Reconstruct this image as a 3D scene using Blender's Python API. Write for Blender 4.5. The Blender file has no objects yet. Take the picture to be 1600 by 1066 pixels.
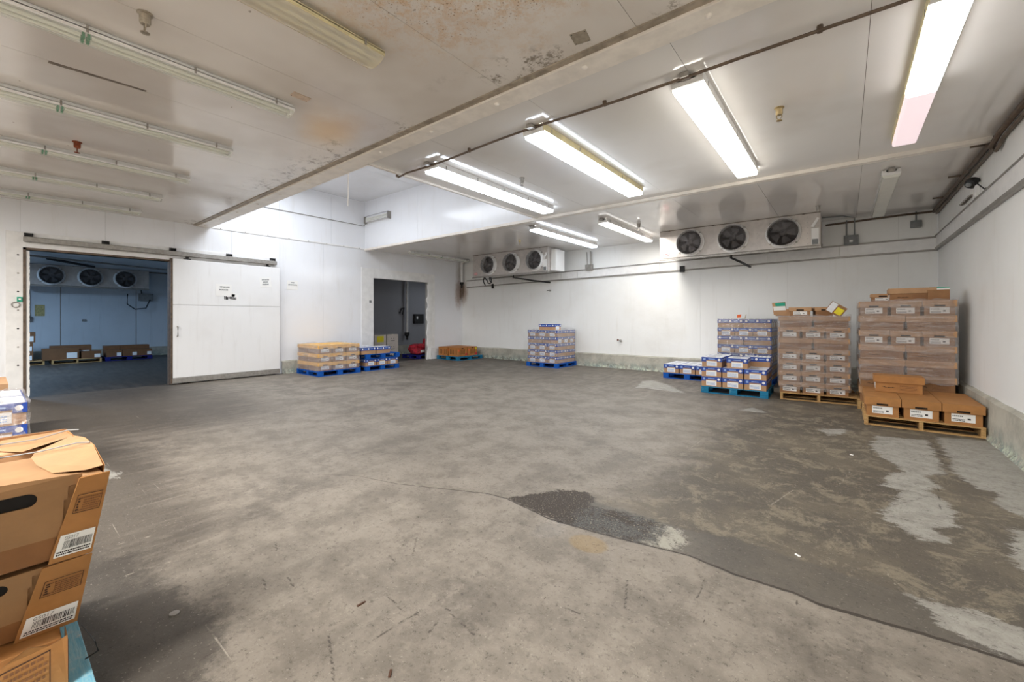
import bpy, bmesh, math, random
import numpy as np
from mathutils import Vector, Matrix
random.seed(7)
D = bpy.data
C = bpy.context.scene.collection
R = math.radians
# ------------------------------------------------------------------ camera, world, exposure
cam = D.cameras.new('camera'); co = D.objects.new('camera', cam); C.objects.link(co)
cam.sensor_width = 36; cam.lens = 655/1600*36
co.location = (0, 0, 1.55); co.rotation_euler = (R(90), 0, R(38.45))
cam.shift_y = (497-533)/1600*1.0
cam.clip_start = .05; cam.clip_end = 100
bpy.context.scene.camera = co
w = D.worlds.new('world'); bpy.context.scene.world = w; w.use_nodes = True
w.node_tree.nodes['Background'].inputs[0].default_value = (.9, .95, 1, 1)
w.node_tree.nodes['Background'].inputs[1].default_value = .3
vs = bpy.context.scene.view_settings
bpy.context.scene.display_settings.display_device = 'sRGB'
vs.view_transform = 'Standard'; vs.look = 'None'; vs.gamma = 1; vs.use_curve_mapping = False
vs.exposure = 0.78

def area(name, loc, sx, sy, power, col, rot=(0, 0, 0)):
    l = D.lights.new(name, 'AREA'); l.shape = 'RECTANGLE'; l.size = sx; l.size_y = sy
    l.energy = power; l.color = col
    o = D.objects.new(name, l); C.objects.link(o); o.location = loc; o.rotation_euler = rot
    return o
COOL = (.86, .92, 1.0); WARM = (1.0, .93, .82); NEUT = (1.0, .965, .92)
ENERGY = 1.0
# ceiling lamps of the part of the hall behind the camera
area('rear_lamp', (-1.5, -2.6, 3.6), .4, 3.0, 230*ENERGY, NEUT)
area('rear_lamp', (-4.5, -2.6, 3.6), .4, 3.0, 230*ENERGY, NEUT)
area('rear_lamp', (-8.0, -2.6, 3.6), .4, 3.0, 220*ENERGY, NEUT)
# lamp of the ceiling recess (out of sight behind the main beam) and of the cold room
area('recess_lamp', (-9.6, 4.5, 5.25), 3.4, 1.6, 90*ENERGY, COOL)
area('cold_room_lamp', (-17.5, -1.0, 3.3), 2.0, .4, 190*ENERGY, (.50, .72, 1.0))
area('side_room_fill', (-13.6, 12.6, 3.1), .4, .8, 4*ENERGY, (.8, .88, 1.0))  # unseen fill light added in the side room, no lamp known there

# ------------------------------------------------------------------ materials
class NT:
    def __init__(s, name):
        s.m = D.materials.new(name); s.m.use_nodes = True; s.t = s.m.node_tree
        s.t.nodes.clear(); s.o = s.t.nodes.new('ShaderNodeOutputMaterial')
    def n(s, typ, **k):
        nd = s.t.nodes.new('ShaderNode'+typ)
        for a, b in k.items():
            if a[0] == '_':
                nm = a[1:]
                nm = int(nm) if nm.isdigit() else nm.replace('_', ' ')
                inp = nd.inputs[nm]
                if hasattr(b, 'links'): s.t.links.new(b, inp)
                else: inp.default_value = b
            else: setattr(nd, a, b)
        return nd
    def link(s, a, b): s.t.links.new(a, b)
    def math(s, op, a, b=0., clamp=False):
        return s.n('Math', operation=op, _0=a, _1=b, use_clamp=clamp).outputs[0]
    def pos(s): return s.n('NewGeometry').outputs['Position']
    def mapp(s, v, scale=(1, 1, 1), rot=(0, 0, 0), loc=(0, 0, 0)):
        return s.n('Mapping', _Vector=v, _Scale=scale, _Rotation=rot, _Location=loc).outputs[0]
    def noise(s, v, sc, det=3, rough=.5, dist=0.):
        nd = s.n('TexNoise', _Vector=v, _Scale=sc, _Detail=det, _Roughness=rough, _Distortion=dist)
        return nd.outputs[0]
    def ramp(s, f, a, b, ca=0., cb=1.):
        return s.n('MapRange', _0=f, _1=a, _2=b, _3=ca, _4=cb, interpolation_type='SMOOTHSTEP').outputs[0]
    def mix(s, f, a, b):
        nd = s.n('Mix', data_type='RGBA')
        for i, v in ((0, f), (6, a), (7, b)):
            if hasattr(v, 'links'): s.t.links.new(v, nd.inputs[i])
            else: nd.inputs[i].default_value = v if i == 0 else (*v, 1)[:4]
        return nd.outputs[2]
    def mixf(s, f, a, b):
        nd = s.n('Mix', data_type='FLOAT', _0=f)
        for i, v in ((2, a), (3, b)):
            if hasattr(v, 'links'): s.t.links.new(v, nd.inputs[i])
            else: nd.inputs[i].default_value = v
        return nd.outputs[0]
    def attr(s, nm): return s.n('Attribute', attribute_name=nm).outputs['Fac']
    def bsdf(s, col, rough=.5, metal=0., bump=None, bs=.1, spec=.5, emit=None, es=0., dist=.01, coat=0.):
        p = s.n('BsdfPrincipled')
        for k, v in (('Base Color', col), ('Roughness', rough), ('Metallic', metal), ('Specular IOR Level', spec)):
            if hasattr(v, 'links'): s.t.links.new(v, p.inputs[k])
            else: p.inputs[k].default_value = (*v, 1)[:4] if isinstance(v, tuple) else v
        if coat: p.inputs['Coat Weight'].default_value = coat; p.inputs['Coat Roughness'].default_value = .08
        if bump is not None:
            b = s.n('Bump', _Height=bump, _Strength=bs, _Distance=dist); s.t.links.new(b.outputs[0], p.inputs['Normal'])
        if emit: p.inputs['Emission Color'].default_value = (*emit, 1); p.inputs['Emission Strength'].default_value = es
        s.t.links.new(p.outputs[0], s.o.inputs[0]); s.p = p
        return s.m

def srgb(r, g, b):
    f = lambda c: ((c/255+.055)/1.055)**2.4 if c > 10 else c/255/12.92
    return (f(r), f(g), f(b))
def simple(name, col, rough=.5, metal=0., var=.12, sc=8., bs=.05, spec=.5, obj=False):
    t = NT(name)
    v = t.n('TexCoord').outputs['Object'] if obj else t.pos()
    n1 = t.noise(v, sc, 4, .6)
    f = t.ramp(n1, .3, .7)
    a = tuple(c*(1-var) for c in col); b = tuple(min(1, c*(1+var)) for c in col)
    return t.bsdf(t.mix(f, a, b), rough, metal, bump=n1, bs=bs, spec=spec)

def wall_material(name, base, grime, rough=.28, stain=None, streak=.5, dirt=.25, bsx=.04, spec=.5):
    t = NT(name); p = t.pos()
    big = t.noise(p, .8, 3, .6)
    st = t.noise(t.mapp(p, (5, 5, .45)), 1.6, 5, .7)
    col = t.mix(t.ramp(st, .52, .9, 0, streak), base, grime)
    col = t.mix(t.ramp(big, .45, .85, 0, dirt), col, grime)
    v = t.n('TexVoronoi', _Vector=p, _Scale=2.3, feature='F1')
    wob = t.noise(p, 18, 2)
    spk = t.math('LESS_THAN', t.math('ADD', v.outputs['Distance'], t.math('MULTIPLY', wob, .07)), .052)
    pick = t.math('GREATER_THAN', t.n('SeparateColor', _Color=v.outputs['Color']).outputs[0], .72)
    col = t.mix(t.math('MULTIPLY', spk, t.math('MULTIPLY', pick, .75)), col, srgb(96, 84, 70))
    if stain:
        for (c, r, colr, amt, stretch) in stain:
            dv = t.n('VectorMath', operation='SUBTRACT', _0=p, _1=c).outputs[0]
            dv = t.n('VectorMath', operation='MULTIPLY', _0=dv, _1=stretch).outputs[0]
            L = t.n('VectorMath', operation='LENGTH', _0=dv).outputs['Value']
            nz = t.noise(t.mapp(p, (9, 9, 4)), 1.5, 5, .7)
            L = t.math('ADD', L, t.math('MULTIPLY', nz, r*.9))
            col = t.mix(t.math('MULTIPLY', t.ramp(L, r*.7, r*1.5, 1, 0), amt), col, colr)
    return t.bsdf(col, rough, bump=t.noise(p, 3.5, 4, .6), bs=bsx, dist=.02, spec=spec)

GR = srgb(196, 186, 168)
M = {}
M['wall'] = wall_material('white_insulated_panel', srgb(243, 244, 247), GR, .15,
    [((-12.3, 12.0, 2.55), .42, srgb(150, 118, 90), .7, (1, 1.5, .55)), ((-12.3, 12.15, 2.6), .22, srgb(110, 84, 60), .8, (1, 1.5, .45)), ((-12.3, 12.1, 3.4), .3, srgb(170, 160, 145), .5, (1, 1, .5))], .28, .16)
M['wall_back'] = wall_material('white_painted_plaster', srgb(243, 243, 240), GR, .42,
    [((-12.2, 12.2, 2.6), .3, srgb(150, 118, 90), .65, (1, 1, .5)), ((-12.28, 12.2, 2.65), .16, srgb(104, 80, 58), .8, (1, 1, .4))], .3, .2, .35)
M['ceil'] = wall_material('glossy_ceiling_panel', srgb(236, 233, 229), srgb(208, 199, 188), .11, None, .0, .45, spec=.9)
def ceil_low():
    t = NT('aged_glossy_ceiling_panel'); p = t.pos()
    base = t.mix(t.ramp(t.noise(p, .7, 3, .6), .35, .75), srgb(234, 229, 223), srgb(214, 206, 197))
    v = t.n('TexVoronoi', _Vector=p, _Scale=44.)
    v2 = t.n('TexVoronoi', _Vector=p, _Scale=95.)
    dv = t.n('VectorMath', operation='SUBTRACT', _0=p, _1=(-1.9, 1.75, 3.8)).outputs[0]
    L = t.n('VectorMath', operation='LENGTH', _0=t.n('VectorMath', operation='MULTIPLY', _0=dv, _1=(.9, 1.0, 1)).outputs[0]).outputs['Value']
    nz = t.noise(p, 2.6, 5, .7)
    near = t.ramp(t.math('ADD', L, t.math('MULTIPLY', t.math('SUBTRACT', nz, .5), 1.4)), .25, 1.35, 1, 0)
    haze = t.math('MULTIPLY', near, t.ramp(t.noise(p, 9, 5, .8), .42, .62), )
    col = t.mix(t.math('MULTIPLY', haze, .6), base, srgb(208, 160, 96))
    s1 = t.math('LESS_THAN', v.outputs['Distance'], t.math('MULTIPLY', near, t.math('MULTIPLY', t.n('SeparateColor', _Color=v.outputs['Color']).outputs[0], .42)))
    s2 = t.math('LESS_THAN', v2.outputs['Distance'], t.math('MULTIPLY', near, t.math('MULTIPLY', t.n('SeparateColor', _Color=v2.outputs['Color']).outputs[0], .36)))
    col = t.mix(t.math('MULTIPLY', s1, .6), col, srgb(126, 92, 58))
    col = t.mix(t.math('MULTIPLY', s2, .6), col, srgb(130, 96, 60))
    dv = t.n('VectorMath', operation='SUBTRACT', _0=p, _1=(-4.75, 2.6, 3.8)).outputs[0]
    L = t.n('VectorMath', operation='LENGTH', _0=t.n('VectorMath', operation='MULTIPLY', _0=dv, _1=(.8, 1.5, 1)).outputs[0]).outputs['Value']
    L = t.math('ADD', L, t.math('MULTIPLY', t.math('SUBTRACT', nz, .5), .9))
    col = t.mix(t.ramp(L, .1, .6, .4, 0), col, srgb(214, 180, 150))
    # mould along the beam near the left wall
    sx = t.n('SeparateXYZ', _Vector=p)
    d = t.math('ABSOLUTE', t.math('SUBTRACT', sx.outputs[1], 3.0))
    m = t.math('MULTIPLY', t.ramp(d, 0, .45, 1, 0), t.ramp(t.noise(p, 7, 6, .8), .5, .62))
    m2 = t.ramp(t.noise(p, .9, 2), .48, .6)
    col = t.mix(t.math('MULTIPLY', m, t.math('MULTIPLY', m2, .8)), col, srgb(110, 94, 72))
    # scattered marks
    v3 = t.n('TexVoronoi', _Vector=t.mapp(p, (1.6, 2.6, 1)), _Scale=1.4)
    sp = t.math('LESS_THAN', t.math('ADD', v3.outputs['Distance'], t.math('MULTIPLY', t.noise(p, 30, 2), .06)), .062)
    col = t.mix(t.math('MULTIPLY', sp, .6), col, srgb(130, 116, 96))
    return t.bsdf(col, .13, bump=t.noise(p, 2.2, 3), bs=.04, dist=.02, spec=.8)
M['ceil_low'] = ceil_low()
M['cold_wall'] = wall_material('blue_tinted_cold_room_wall', srgb(205, 214, 222), srgb(150, 158, 162), .3)
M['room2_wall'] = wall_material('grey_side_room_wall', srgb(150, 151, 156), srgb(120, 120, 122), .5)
M['seam'] = simple('grey_seam_caulk', srgb(176, 174, 170), .6, 0, .1, 6)
M['cream'] = simple('cream_painted_metal', srgb(238, 231, 221), .35, .0, .08, 5)
M['whitemetal'] = simple('white_painted_metal', srgb(240, 239, 237), .3, 0, .05, 6)
M['yellowed'] = simple('yellowed_fixture_metal', srgb(226, 214, 170), .35, 0, .12, 5)
M['darktrim'] = simple('dirty_dark_channel', srgb(112, 100, 88), .6, .0, .3, 9)
M['beamchannel'] = simple('stained_channel', srgb(160, 148, 132), .5, 0, .3, 7)
M['brownpipe'] = simple('brown_grimy_pipe', srgb(100, 84, 70), .5, .2, .3, 12)
M['greytrim'] = simple('grey_metal_strip', srgb(150, 146, 140), .4, .3, .15, 5)
M['galv'] = simple('galvanised_steel', srgb(158, 154, 148), .42, .45, .15, 14)
M['grey'] = simple('grey_paint', srgb(128, 130, 130), .5, 0, .12, 10)
M['dark'] = simple('black_rubber', srgb(28, 27, 27), .55, 0, .2, 10)
M['hole'] = simple('hole_shade_paint', srgb(18, 14, 12), .9, 0, .1, 4)  # near-black colour standing in for the shade inside openings
M['white'] = simple('white_paper', srgb(244, 243, 240), .6, 0, .02, 5)
M['ink'] = simple('black_ink', srgb(40, 38, 40), .7, 0, .1, 5)
M['rust'] = simple('rusty_metal', srgb(124, 62, 34), .8, .2, .4, 30)
M['brass'] = simple('dull_brass', srgb(170, 150, 110), .4, .5, .2, 20)
M['evap'] = simple('brushed_aluminium_casing', srgb(190, 183, 177), .36, .25, .10, 7)
M['evap_dark'] = simple('black_fan_blade', srgb(84, 81, 82), .5, .1, .2, 8)
M['cavity'] = simple('fan_box_shade', srgb(58, 55, 55), .8, 0, .1, 6)  # dark tone stands in for shade behind the fans
M['mesh'] = simple('fan_guard_wire', srgb(128, 123, 122), .4, .3, .1, 8)
M['red'] = simple('red_ink', srgb(205, 48, 60), .5, 0, .05, 5)
M['redbag'] = simple('red_plastic_net', srgb(168, 40, 54), .45, 0, .6, 16)
M['green'] = simple('green_plastic', srgb(28, 140, 92), .4, 0, .1, 8)
M['teal'] = simple('teal_ink', srgb(30, 160, 130), .5, 0, .05, 8)
M['yellow'] = simple('yellow_ink', srgb(235, 220, 40), .5, 0, .05, 8)
M['orange'] = simple('orange_ink', srgb(236, 110, 56), .5, 0, .05, 8)
M['doorskin'] = wall_material('scuffed_door_skin', srgb(240, 240, 240), srgb(186, 178, 168), .34, None, .35, .2, .06)
def kraft(name, c, top=None, var=.1):
    t = NT(name); p = t.n('TexCoord').outputs['Object']
    oi = t.n('ObjectInfo').outputs['Random']
    n = t.noise(p, 7, 4, .6); fl = t.noise(t.mapp(p, (4, 4, 90)), 4, 2)
    col = t.mix(t.ramp(n, .3, .75), tuple(x*(1-var) for x in c), tuple(min(1, x*(1+var)) for x in c))
    col = t.mix(t.math('MULTIPLY', oi, .3), col, tuple(x*.78 for x in c))
    return t.bsdf(col, .62, bump=t.math('ADD', n, t.math('MULTIPLY', fl, .3)), bs=.12, spec=.35)
M['kraft'] = kraft('brown_cardboard', srgb(190, 150, 112))
M['kraft_dark'] = kraft('shaded_brown_cardboard', srgb(158, 116, 78))
M['kraft_rich'] = kraft('golden_cardboard', srgb(176, 124, 72))
M['kraft_inner'] = kraft('pale_torn_cardboard', srgb(170, 128, 88))
M['crate'] = kraft('orange_brown_carton', srgb(192, 126, 66))
M['kraft_mid'] = kraft('shaded_side_cardboard', srgb(160, 122, 84))  # near boxes' sides, with their shading mixed into the colour
M['kraft_shade'] = kraft('shaded_lower_cardboard', srgb(142, 98, 60))  # darker copy: shade on the lower panels put into the colour
M['kraft_cold'] = kraft('dark_brown_cardboard', srgb(126, 88, 58))
M['print'] = simple('brown_box_print', srgb(128, 84, 50), .65, 0, .12, 20)
M['print_dark'] = simple('dark_box_print', srgb(76, 48, 30), .65, 0, .12, 20)
M['amber'] = simple('amber_yellow_carton_lid', srgb(240, 184, 82), .5, 0, .1, 8)
M['blue'] = simple('blue_printed_lid', srgb(36, 72, 160), .42, 0, .1, 9)
M['bluelt'] = simple('pale_blue_print', srgb(150, 180, 225), .45, 0, .05, 9)
M['toplid'] = simple('white_printed_lid_top', srgb(232, 234, 238), .45, 0, .05, 9)
M['palewhite'] = simple('off_white_carton', srgb(206, 198, 190), .6, 0, .06, 9)
def wood(name, c1, c2, wear=None):
    t = NT(name); p = t.n('TexCoord').outputs['Object']
    g = t.noise(t.mapp(p, (3, 30, 30)), 2.5, 5, .65, .4)
    n = t.noise(t.pos(), 9, 5, .7)
    col = t.mix(t.ramp(g, .3, .7), c1, c2)
    if wear: col = t.mix(t.ramp(n, .55, .75, 0, .8), col, wear)
    return t.bsdf(col, .7, bump=g, bs=.25, spec=.3)
M['wood'] = wood('pine_pallet_wood', srgb(206, 170, 116), srgb(170, 130, 80), srgb(130, 96, 62))
M['pblue'] = wood('bright_blue_pallet_paint', srgb(14, 96, 190), srgb(10, 74, 160), srgb(50, 110, 180))
M['pteal'] = wood('worn_teal_pallet_paint', srgb(34, 128, 168), srgb(24, 104, 140), srgb(110, 160, 176))
M['pworn'] = wood('worn_light_blue_pallet', srgb(96, 158, 182), srgb(140, 178, 186), srgb(190, 190, 180))
M['pnavy'] = wood('navy_pallet_paint', srgb(26, 34, 120), srgb(20, 26, 96))
def curbm():
    t = NT('grey_green_curb'); p = t.pos()
    n = t.noise(p, 3, 6, .7)
    z = t.n('SeparateXYZ', _Vector=p).outputs[2]
    col = t.mix(t.ramp(n, .35, .7), srgb(188, 184, 170), srgb(158, 154, 142))
    lo = t.math('MULTIPLY', t.ramp(z, .0, .3, 1, 0), t.ramp(t.noise(p, 5, 6, .8), .4, .6))
    col = t.mix(lo, col, srgb(130, 142, 136))
    lo2 = t.math('MULTIPLY', t.ramp(z, .0, .16, 1, 0), t.ramp(t.noise(t.mapp(p, loc=(4, 2, 1)), 9, 6, .8), .48, .58))
    col = t.mix(lo2, col, srgb(200, 208, 186))
    lo3 = t.math('MULTIPLY', t.ramp(z, .0, .22, 1, 0), t.ramp(t.noise(t.mapp(p, loc=(9, 7, 3)), 6, 6, .8), .52, .64))
    col = t.mix(t.math('MULTIPLY', lo3, .8), col, srgb(96, 84, 66))
    return t.bsdf(col, .6, bump=n, bs=.6, dist=.03)
M['curb'] = curbm()
def lamp(name, col, s, tint=(1, 1, 1)):
    t = NT(name)
    return t.bsdf(tuple(tint), .3, emit=col, es=s)
M['lit_cool'] = lamp('cool_white_lit_lens', (.76, .86, 1.0), 8)
M['lit_neutral'] = lamp('neutral_lit_lens', (1.0, .95, .86), 8)
M['lit_white'] = lamp('white_lit_lens', (1.0, .97, .97), 6)
M['lit_pink'] = lamp('failing_pinkish_lens', (1.0, .74, .80), .38)
M['lit_dim'] = lamp('dim_lit_lens', (.95, .93, .90), 1.1)
M['tube_off'] = simple('unlit_glass_tube', srgb(236, 236, 226), .15, 0, .03, 5)
def glass(name, col, fac, rough=.1):
    t = NT(name)
    tr = t.n('BsdfTransparent', _Color=(*col, 1)); p = t.n('BsdfPrincipled')
    p.inputs['Base Color'].default_value = (.93, .93, .88, 1); p.inputs['Roughness'].default_value = rough
    mx = t.n('MixShader', _0=fac, _1=tr.outputs[0], _2=p.outputs[0]); t.link(mx.outputs[0], t.o.inputs[0])
    return t.m
M['lens'] = glass('clear_acrylic_lens', (.97, .98, .95), .22)
M['lens_y'] = glass('yellowed_acrylic_lens', (.92, .84, .62), .45)
def film():
    t = NT('stretch_film'); p = t.pos()
    wr = t.noise(t.mapp(p, (1.3, 1.3, 11)), 2.2, 5, .65, .8)
    w2 = t.noise(t.mapp(p, (3, 3, 1.5)), 2.2, 3, .55, 1.2)
    h = t.math('ADD', wr, t.math('MULTIPLY', w2, 1.4))
    b = t.n('Bump', _Height=h, _Strength=.7, _Distance=.03)
    tr = t.n('BsdfTransparent', _Color=(.97, .96, .96, 1)); pr = t.n('BsdfPrincipled')
    pr.inputs['Base Color'].default_value = (.80, .76, .74, 1); pr.inputs['Roughness'].default_value = .14
    gl = t.n('BsdfGlossy', _Color=(1, 1, 1, 1), _Roughness=.2)
    b2 = t.n('Bump', _Height=h, _Strength=1., _Distance=.09)
    t.link(b.outputs[0], pr.inputs['Normal']); t.link(b2.outputs[0], gl.inputs['Normal'])
    f = t.ramp(wr, .42, .70, .07, .34)
    mx = t.n('MixShader', _0=f, _1=tr.outputs[0], _2=pr.outputs[0])
    g = t.n('MixShader', _0=.22, _1=mx.outputs[0], _2=gl.outputs[0]); t.link(g.outputs[0], t.o.inputs[0])
    return t.m
M['film'] = film()

def floor_material():
    t = NT('worn_stained_concrete'); p = t.pos()
    ROT = (0, 0, R(-38))
    big = t.noise(p, .55, 4, .6); med = t.noise(p, 2.4, 6, .68); fine = t.noise(p, 26, 6, .9)
    stY = t.noise(t.mapp(p, (6, 1.0, 1)), 1.3, 6, .7)          # streaks along the hall
    stD = t.noise(t.mapp(p, (.9, 7, 1), ROT), 1.4, 6, .7)
    tan = srgb(156, 147, 135); mid = srgb(132, 124, 113); dk = srgb(94, 88, 80); dk2 = srgb(68, 63, 58)
    col = t.mix(t.ramp(med, .38, .60), mid, tan)
    blot = t.noise(t.mapp(p, loc=(7, 3, 1)), 5.5, 9, .82, .3)
    col = t.mix(t.ramp(blot, .52, .66, 0, .5), col, srgb(100, 92, 82))
    col = t.mix(t.ramp(blot, .46, .34, 0, .45), col, srgb(176, 167, 152))
    col = t.mix(t.ramp(big, .50, .75, 0, .45), col, dk)
    col = t.mix(t.ramp(stY, .52, .74, 0, .35), col, srgb(168, 160, 147))
    # darker walkway at the far end and the left
    far = t.attr('far')
    f2 = t.math('MULTIPLY', far, t.ramp(t.math('ADD', t.math('MULTIPLY', stY, .55), t.math('MULTIPLY', stD, .45)), .36, .62))
    col = t.mix(t.math('MULTIPLY', f2, .85), col, dk)
    left = t.attr('left')
    f3 = t.ramp(t.math('ADD', left, t.math('MULTIPLY', t.math('SUBTRACT', t.math('ADD', stY, med), 1.), .9)), .25, .75)
    col = t.mix(t.math('MULTIPLY', f3, .85), col, srgb(86, 79, 71))
    # coat of dark sealer
    coat = t.attr('coat')
    cz = t.math('ADD', coat, t.math('MULTIPLY', t.math('SUBTRACT', t.noise(p, 1.8, 6, .8, .6), .5), 1.2))
    cf = t.ramp(cz, .15, .62)
    ccol = t.mix(t.ramp(t.noise(p, 1.1, 4, .6), .4, .7), srgb(100, 93, 83), srgb(120, 111, 96))
    ccol = t.mix(t.ramp(t.noise(p, 3.4, 6, .85, .5), .49, .60, 0, .75), ccol, srgb(150, 140, 120))
    col = t.mix(cf, col, ccol)
    strip = t.attr('strip')
    sf = t.ramp(t.math('ADD', strip, t.math('MULTIPLY', t.math('SUBTRACT', t.noise(p, 8, 5, .7), .5), .10)), -.02, .02)
    scol = t.mix(t.ramp(t.noise(p, 2.2, 5, .7), .3, .7), srgb(92, 87, 80), srgb(110, 104, 94))
    col = t.mix(t.math('MULTIPLY', sf, .92), col, scol)
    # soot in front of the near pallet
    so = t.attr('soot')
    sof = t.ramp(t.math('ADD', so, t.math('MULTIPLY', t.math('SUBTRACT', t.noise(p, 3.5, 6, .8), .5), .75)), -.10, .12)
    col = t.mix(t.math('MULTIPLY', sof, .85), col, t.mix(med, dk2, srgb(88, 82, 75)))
    # peeled pale paint
    pale = t.attr('pale')
    jag = t.noise(t.mapp(p, (1.0, 2.2, 1), ROT), 5.5, 9, .8)
    jag2 = t.noise(t.mapp(p, (2, 22, 1), ROT), 3.6, 6, .8)
    ps = t.math('ADD', pale, t.math('ADD', t.math('MULTIPLY', t.math('SUBTRACT', jag, .5), .42), t.math('MULTIPLY', t.math('SUBTRACT', jag2, .5), .20)))
    pf = t.ramp(ps, -.004, .008)
    pcol = t.mix(t.ramp(t.noise(p, 6, 6, .8), .35, .7), srgb(180, 177, 168), srgb(150, 146, 137))
    chips = t.ramp(t.noise(t.mapp(p, (2, 14, 1), ROT), 9, 6, .8), .62, .68, 0, .7)
    pcol = t.mix(chips, pcol, dk)
    col = t.mix(pf, col, pcol)
    # damp spot with grit
    wet = t.attr('wet')
    wf = t.ramp(t.math('ADD', wet, t.math('MULTIPLY', t.math('SUBTRACT', t.noise(p, 9, 6, .8), .5), .26)), -.01, .02)
    sx = t.n('SeparateXYZ', _Vector=p)
    grey = t.math('MULTIPLY', t.ramp(t.math('ADD', sx.outputs[0], t.math('MULTIPLY', med, .3)), -1.62, -1.42), t.ramp(t.noise(p, 5, 5, .8), .40, .56))
    wcol = t.mix(grey, srgb(58, 45, 31), srgb(92, 91, 88))
    grit = t.noise(p, 60, 3, .8)
    wcol = t.mix(t.ramp(grit, .50, .60), wcol, srgb(38, 29, 20))
    wcol = t.mix(t.ramp(t.noise(t.mapp(p, loc=(3, 1, 0)), 85, 2), .62, .70), wcol, srgb(190, 178, 150))
    wend = t.ramp(t.math('ADD', sx.outputs[0], t.math('MULTIPLY', t.math('SUBTRACT', t.noise(p, 9, 5, .8), .5), .5)), -1.12, -.98)
    wcol = t.mix(t.math('MULTIPLY', wend, t.ramp(t.noise(p, 12, 6, .8), .40, .5)), wcol, srgb(184, 180, 166))
    col = t.mix(t.math('MULTIPLY', wf, .95), col, wcol)
    # yellow-brown rust ring
    rf = t.ramp(t.math('ADD', t.attr('rust'), t.math('MULTIPLY', t.math('SUBTRACT', fine, .5), .06)), 0, .03)
    col = t.mix(t.math('MULTIPLY', rf, .55), col, srgb(160, 134, 88))
    # speckle, scratches
    col = t.mix(t.ramp(fine, .53, .66, 0, .8), col, srgb(62, 55, 48))
    col = t.mix(t.ramp(t.noise(t.mapp(p, loc=(5, 5, 5)), 55, 3, .7), .60, .74, 0, .6), col, srgb(196, 188, 176))
    v = t.n('TexVoronoi', _Vector=t.mapp(p, (3.2, .9, 1), (0, 0, R(25))), _Scale=4.)
    vc = t.n('SeparateColor', _Color=v.outputs['Color']).outputs[0]
    sc = t.math('MULTIPLY', t.math('LESS_THAN', t.math('ADD', v.outputs['Distance'], t.math('MULTIPLY', t.noise(p, 40, 3), .09)), .085), t.math('GREATER_THAN', vc, .80))
    col = t.mix(t.math('MULTIPLY', sc, .75), col, srgb(70, 60, 50))
    # scrape lines
    wv = t.noise(t.mapp(p, (.35, 26, 1), (0, 0, R(62))), 2.4, 3, .5)
    col = t.mix(t.math('MULTIPLY', t.ramp(wv, .69, .73, 0, .5), t.ramp(med, .45, .6)), col, srgb(204, 196, 180))
    scn = t.math('MULTIPLY', t.math('SUBTRACT', t.noise(p, 60, 5, .9), .51), .035)
    col = t.mix(t.math('MULTIPLY', t.ramp(t.math('ADD', t.attr('scuff'), scn), -.001, .004), .7), col, srgb(48, 40, 33))
    scl = t.math('MULTIPLY', t.math('SUBTRACT', t.noise(p, 30, 4, .8), .5), .02)
    col = t.mix(t.math('MULTIPLY', t.ramp(t.math('ADD', t.attr('scrape'), scl), -.001, .003), .5), col, srgb(190, 182, 166))
    sm_ = t.math('MULTIPLY', t.attr('smudge'), t.ramp(t.noise(p, 7, 6, .8), .38, .58))
    col = t.mix(t.math('MULTIPLY', sm_, .7), col, srgb(74, 68, 62))
    # crack
    cr = t.math('ABSOLUTE', t.math('ADD', t.attr('crack'), t.math('MULTIPLY', t.math('SUBTRACT', t.noise(p, 14, 5, .7), .5), .03)))
    cw = t.attr('crackw')
    ck = t.ramp(t.math('SUBTRACT', cr, cw), -.003, .004, 1, 0)
    ck = t.math('MULTIPLY', ck, t.math('GREATER_THAN', cw, .0005))
    col = t.mix(t.math('MULTIPLY', ck, .85), col, srgb(52, 44, 36))
    hs = t.n('HueSaturation', _Value=.83, _Saturation=1.0, _Color=col); col = hs.outputs[0]
    rough = t.mixf(wf, t.mixf(sf, .55, .45), .55)
    rough = t.mixf(t.ramp(t.math('ADD', t.attr('glint'), t.math('MULTIPLY', t.math('SUBTRACT', t.noise(t.mapp(p, (1, 4, 1), ROT), 9, 6, .8), .5), .25)), 0, .02), rough, .06)
    h = t.math('ADD', t.math('MULTIPLY', fine, .25), med)
    h = t.math('ADD', h, t.math('MULTIPLY', pf, .15))
    h = t.math('SUBTRACT', h, t.math('MULTIPLY', ck, .8))
    return t.bsdf(col, rough, bump=h, bs=.5, dist=.015, spec=.35)
M['floor'] = floor_material()
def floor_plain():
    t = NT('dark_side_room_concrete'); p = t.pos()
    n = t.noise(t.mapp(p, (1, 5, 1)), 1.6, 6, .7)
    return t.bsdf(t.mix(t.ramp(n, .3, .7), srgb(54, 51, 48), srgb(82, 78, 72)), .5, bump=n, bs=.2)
M['floor_dark'] = floor_plain()

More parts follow.
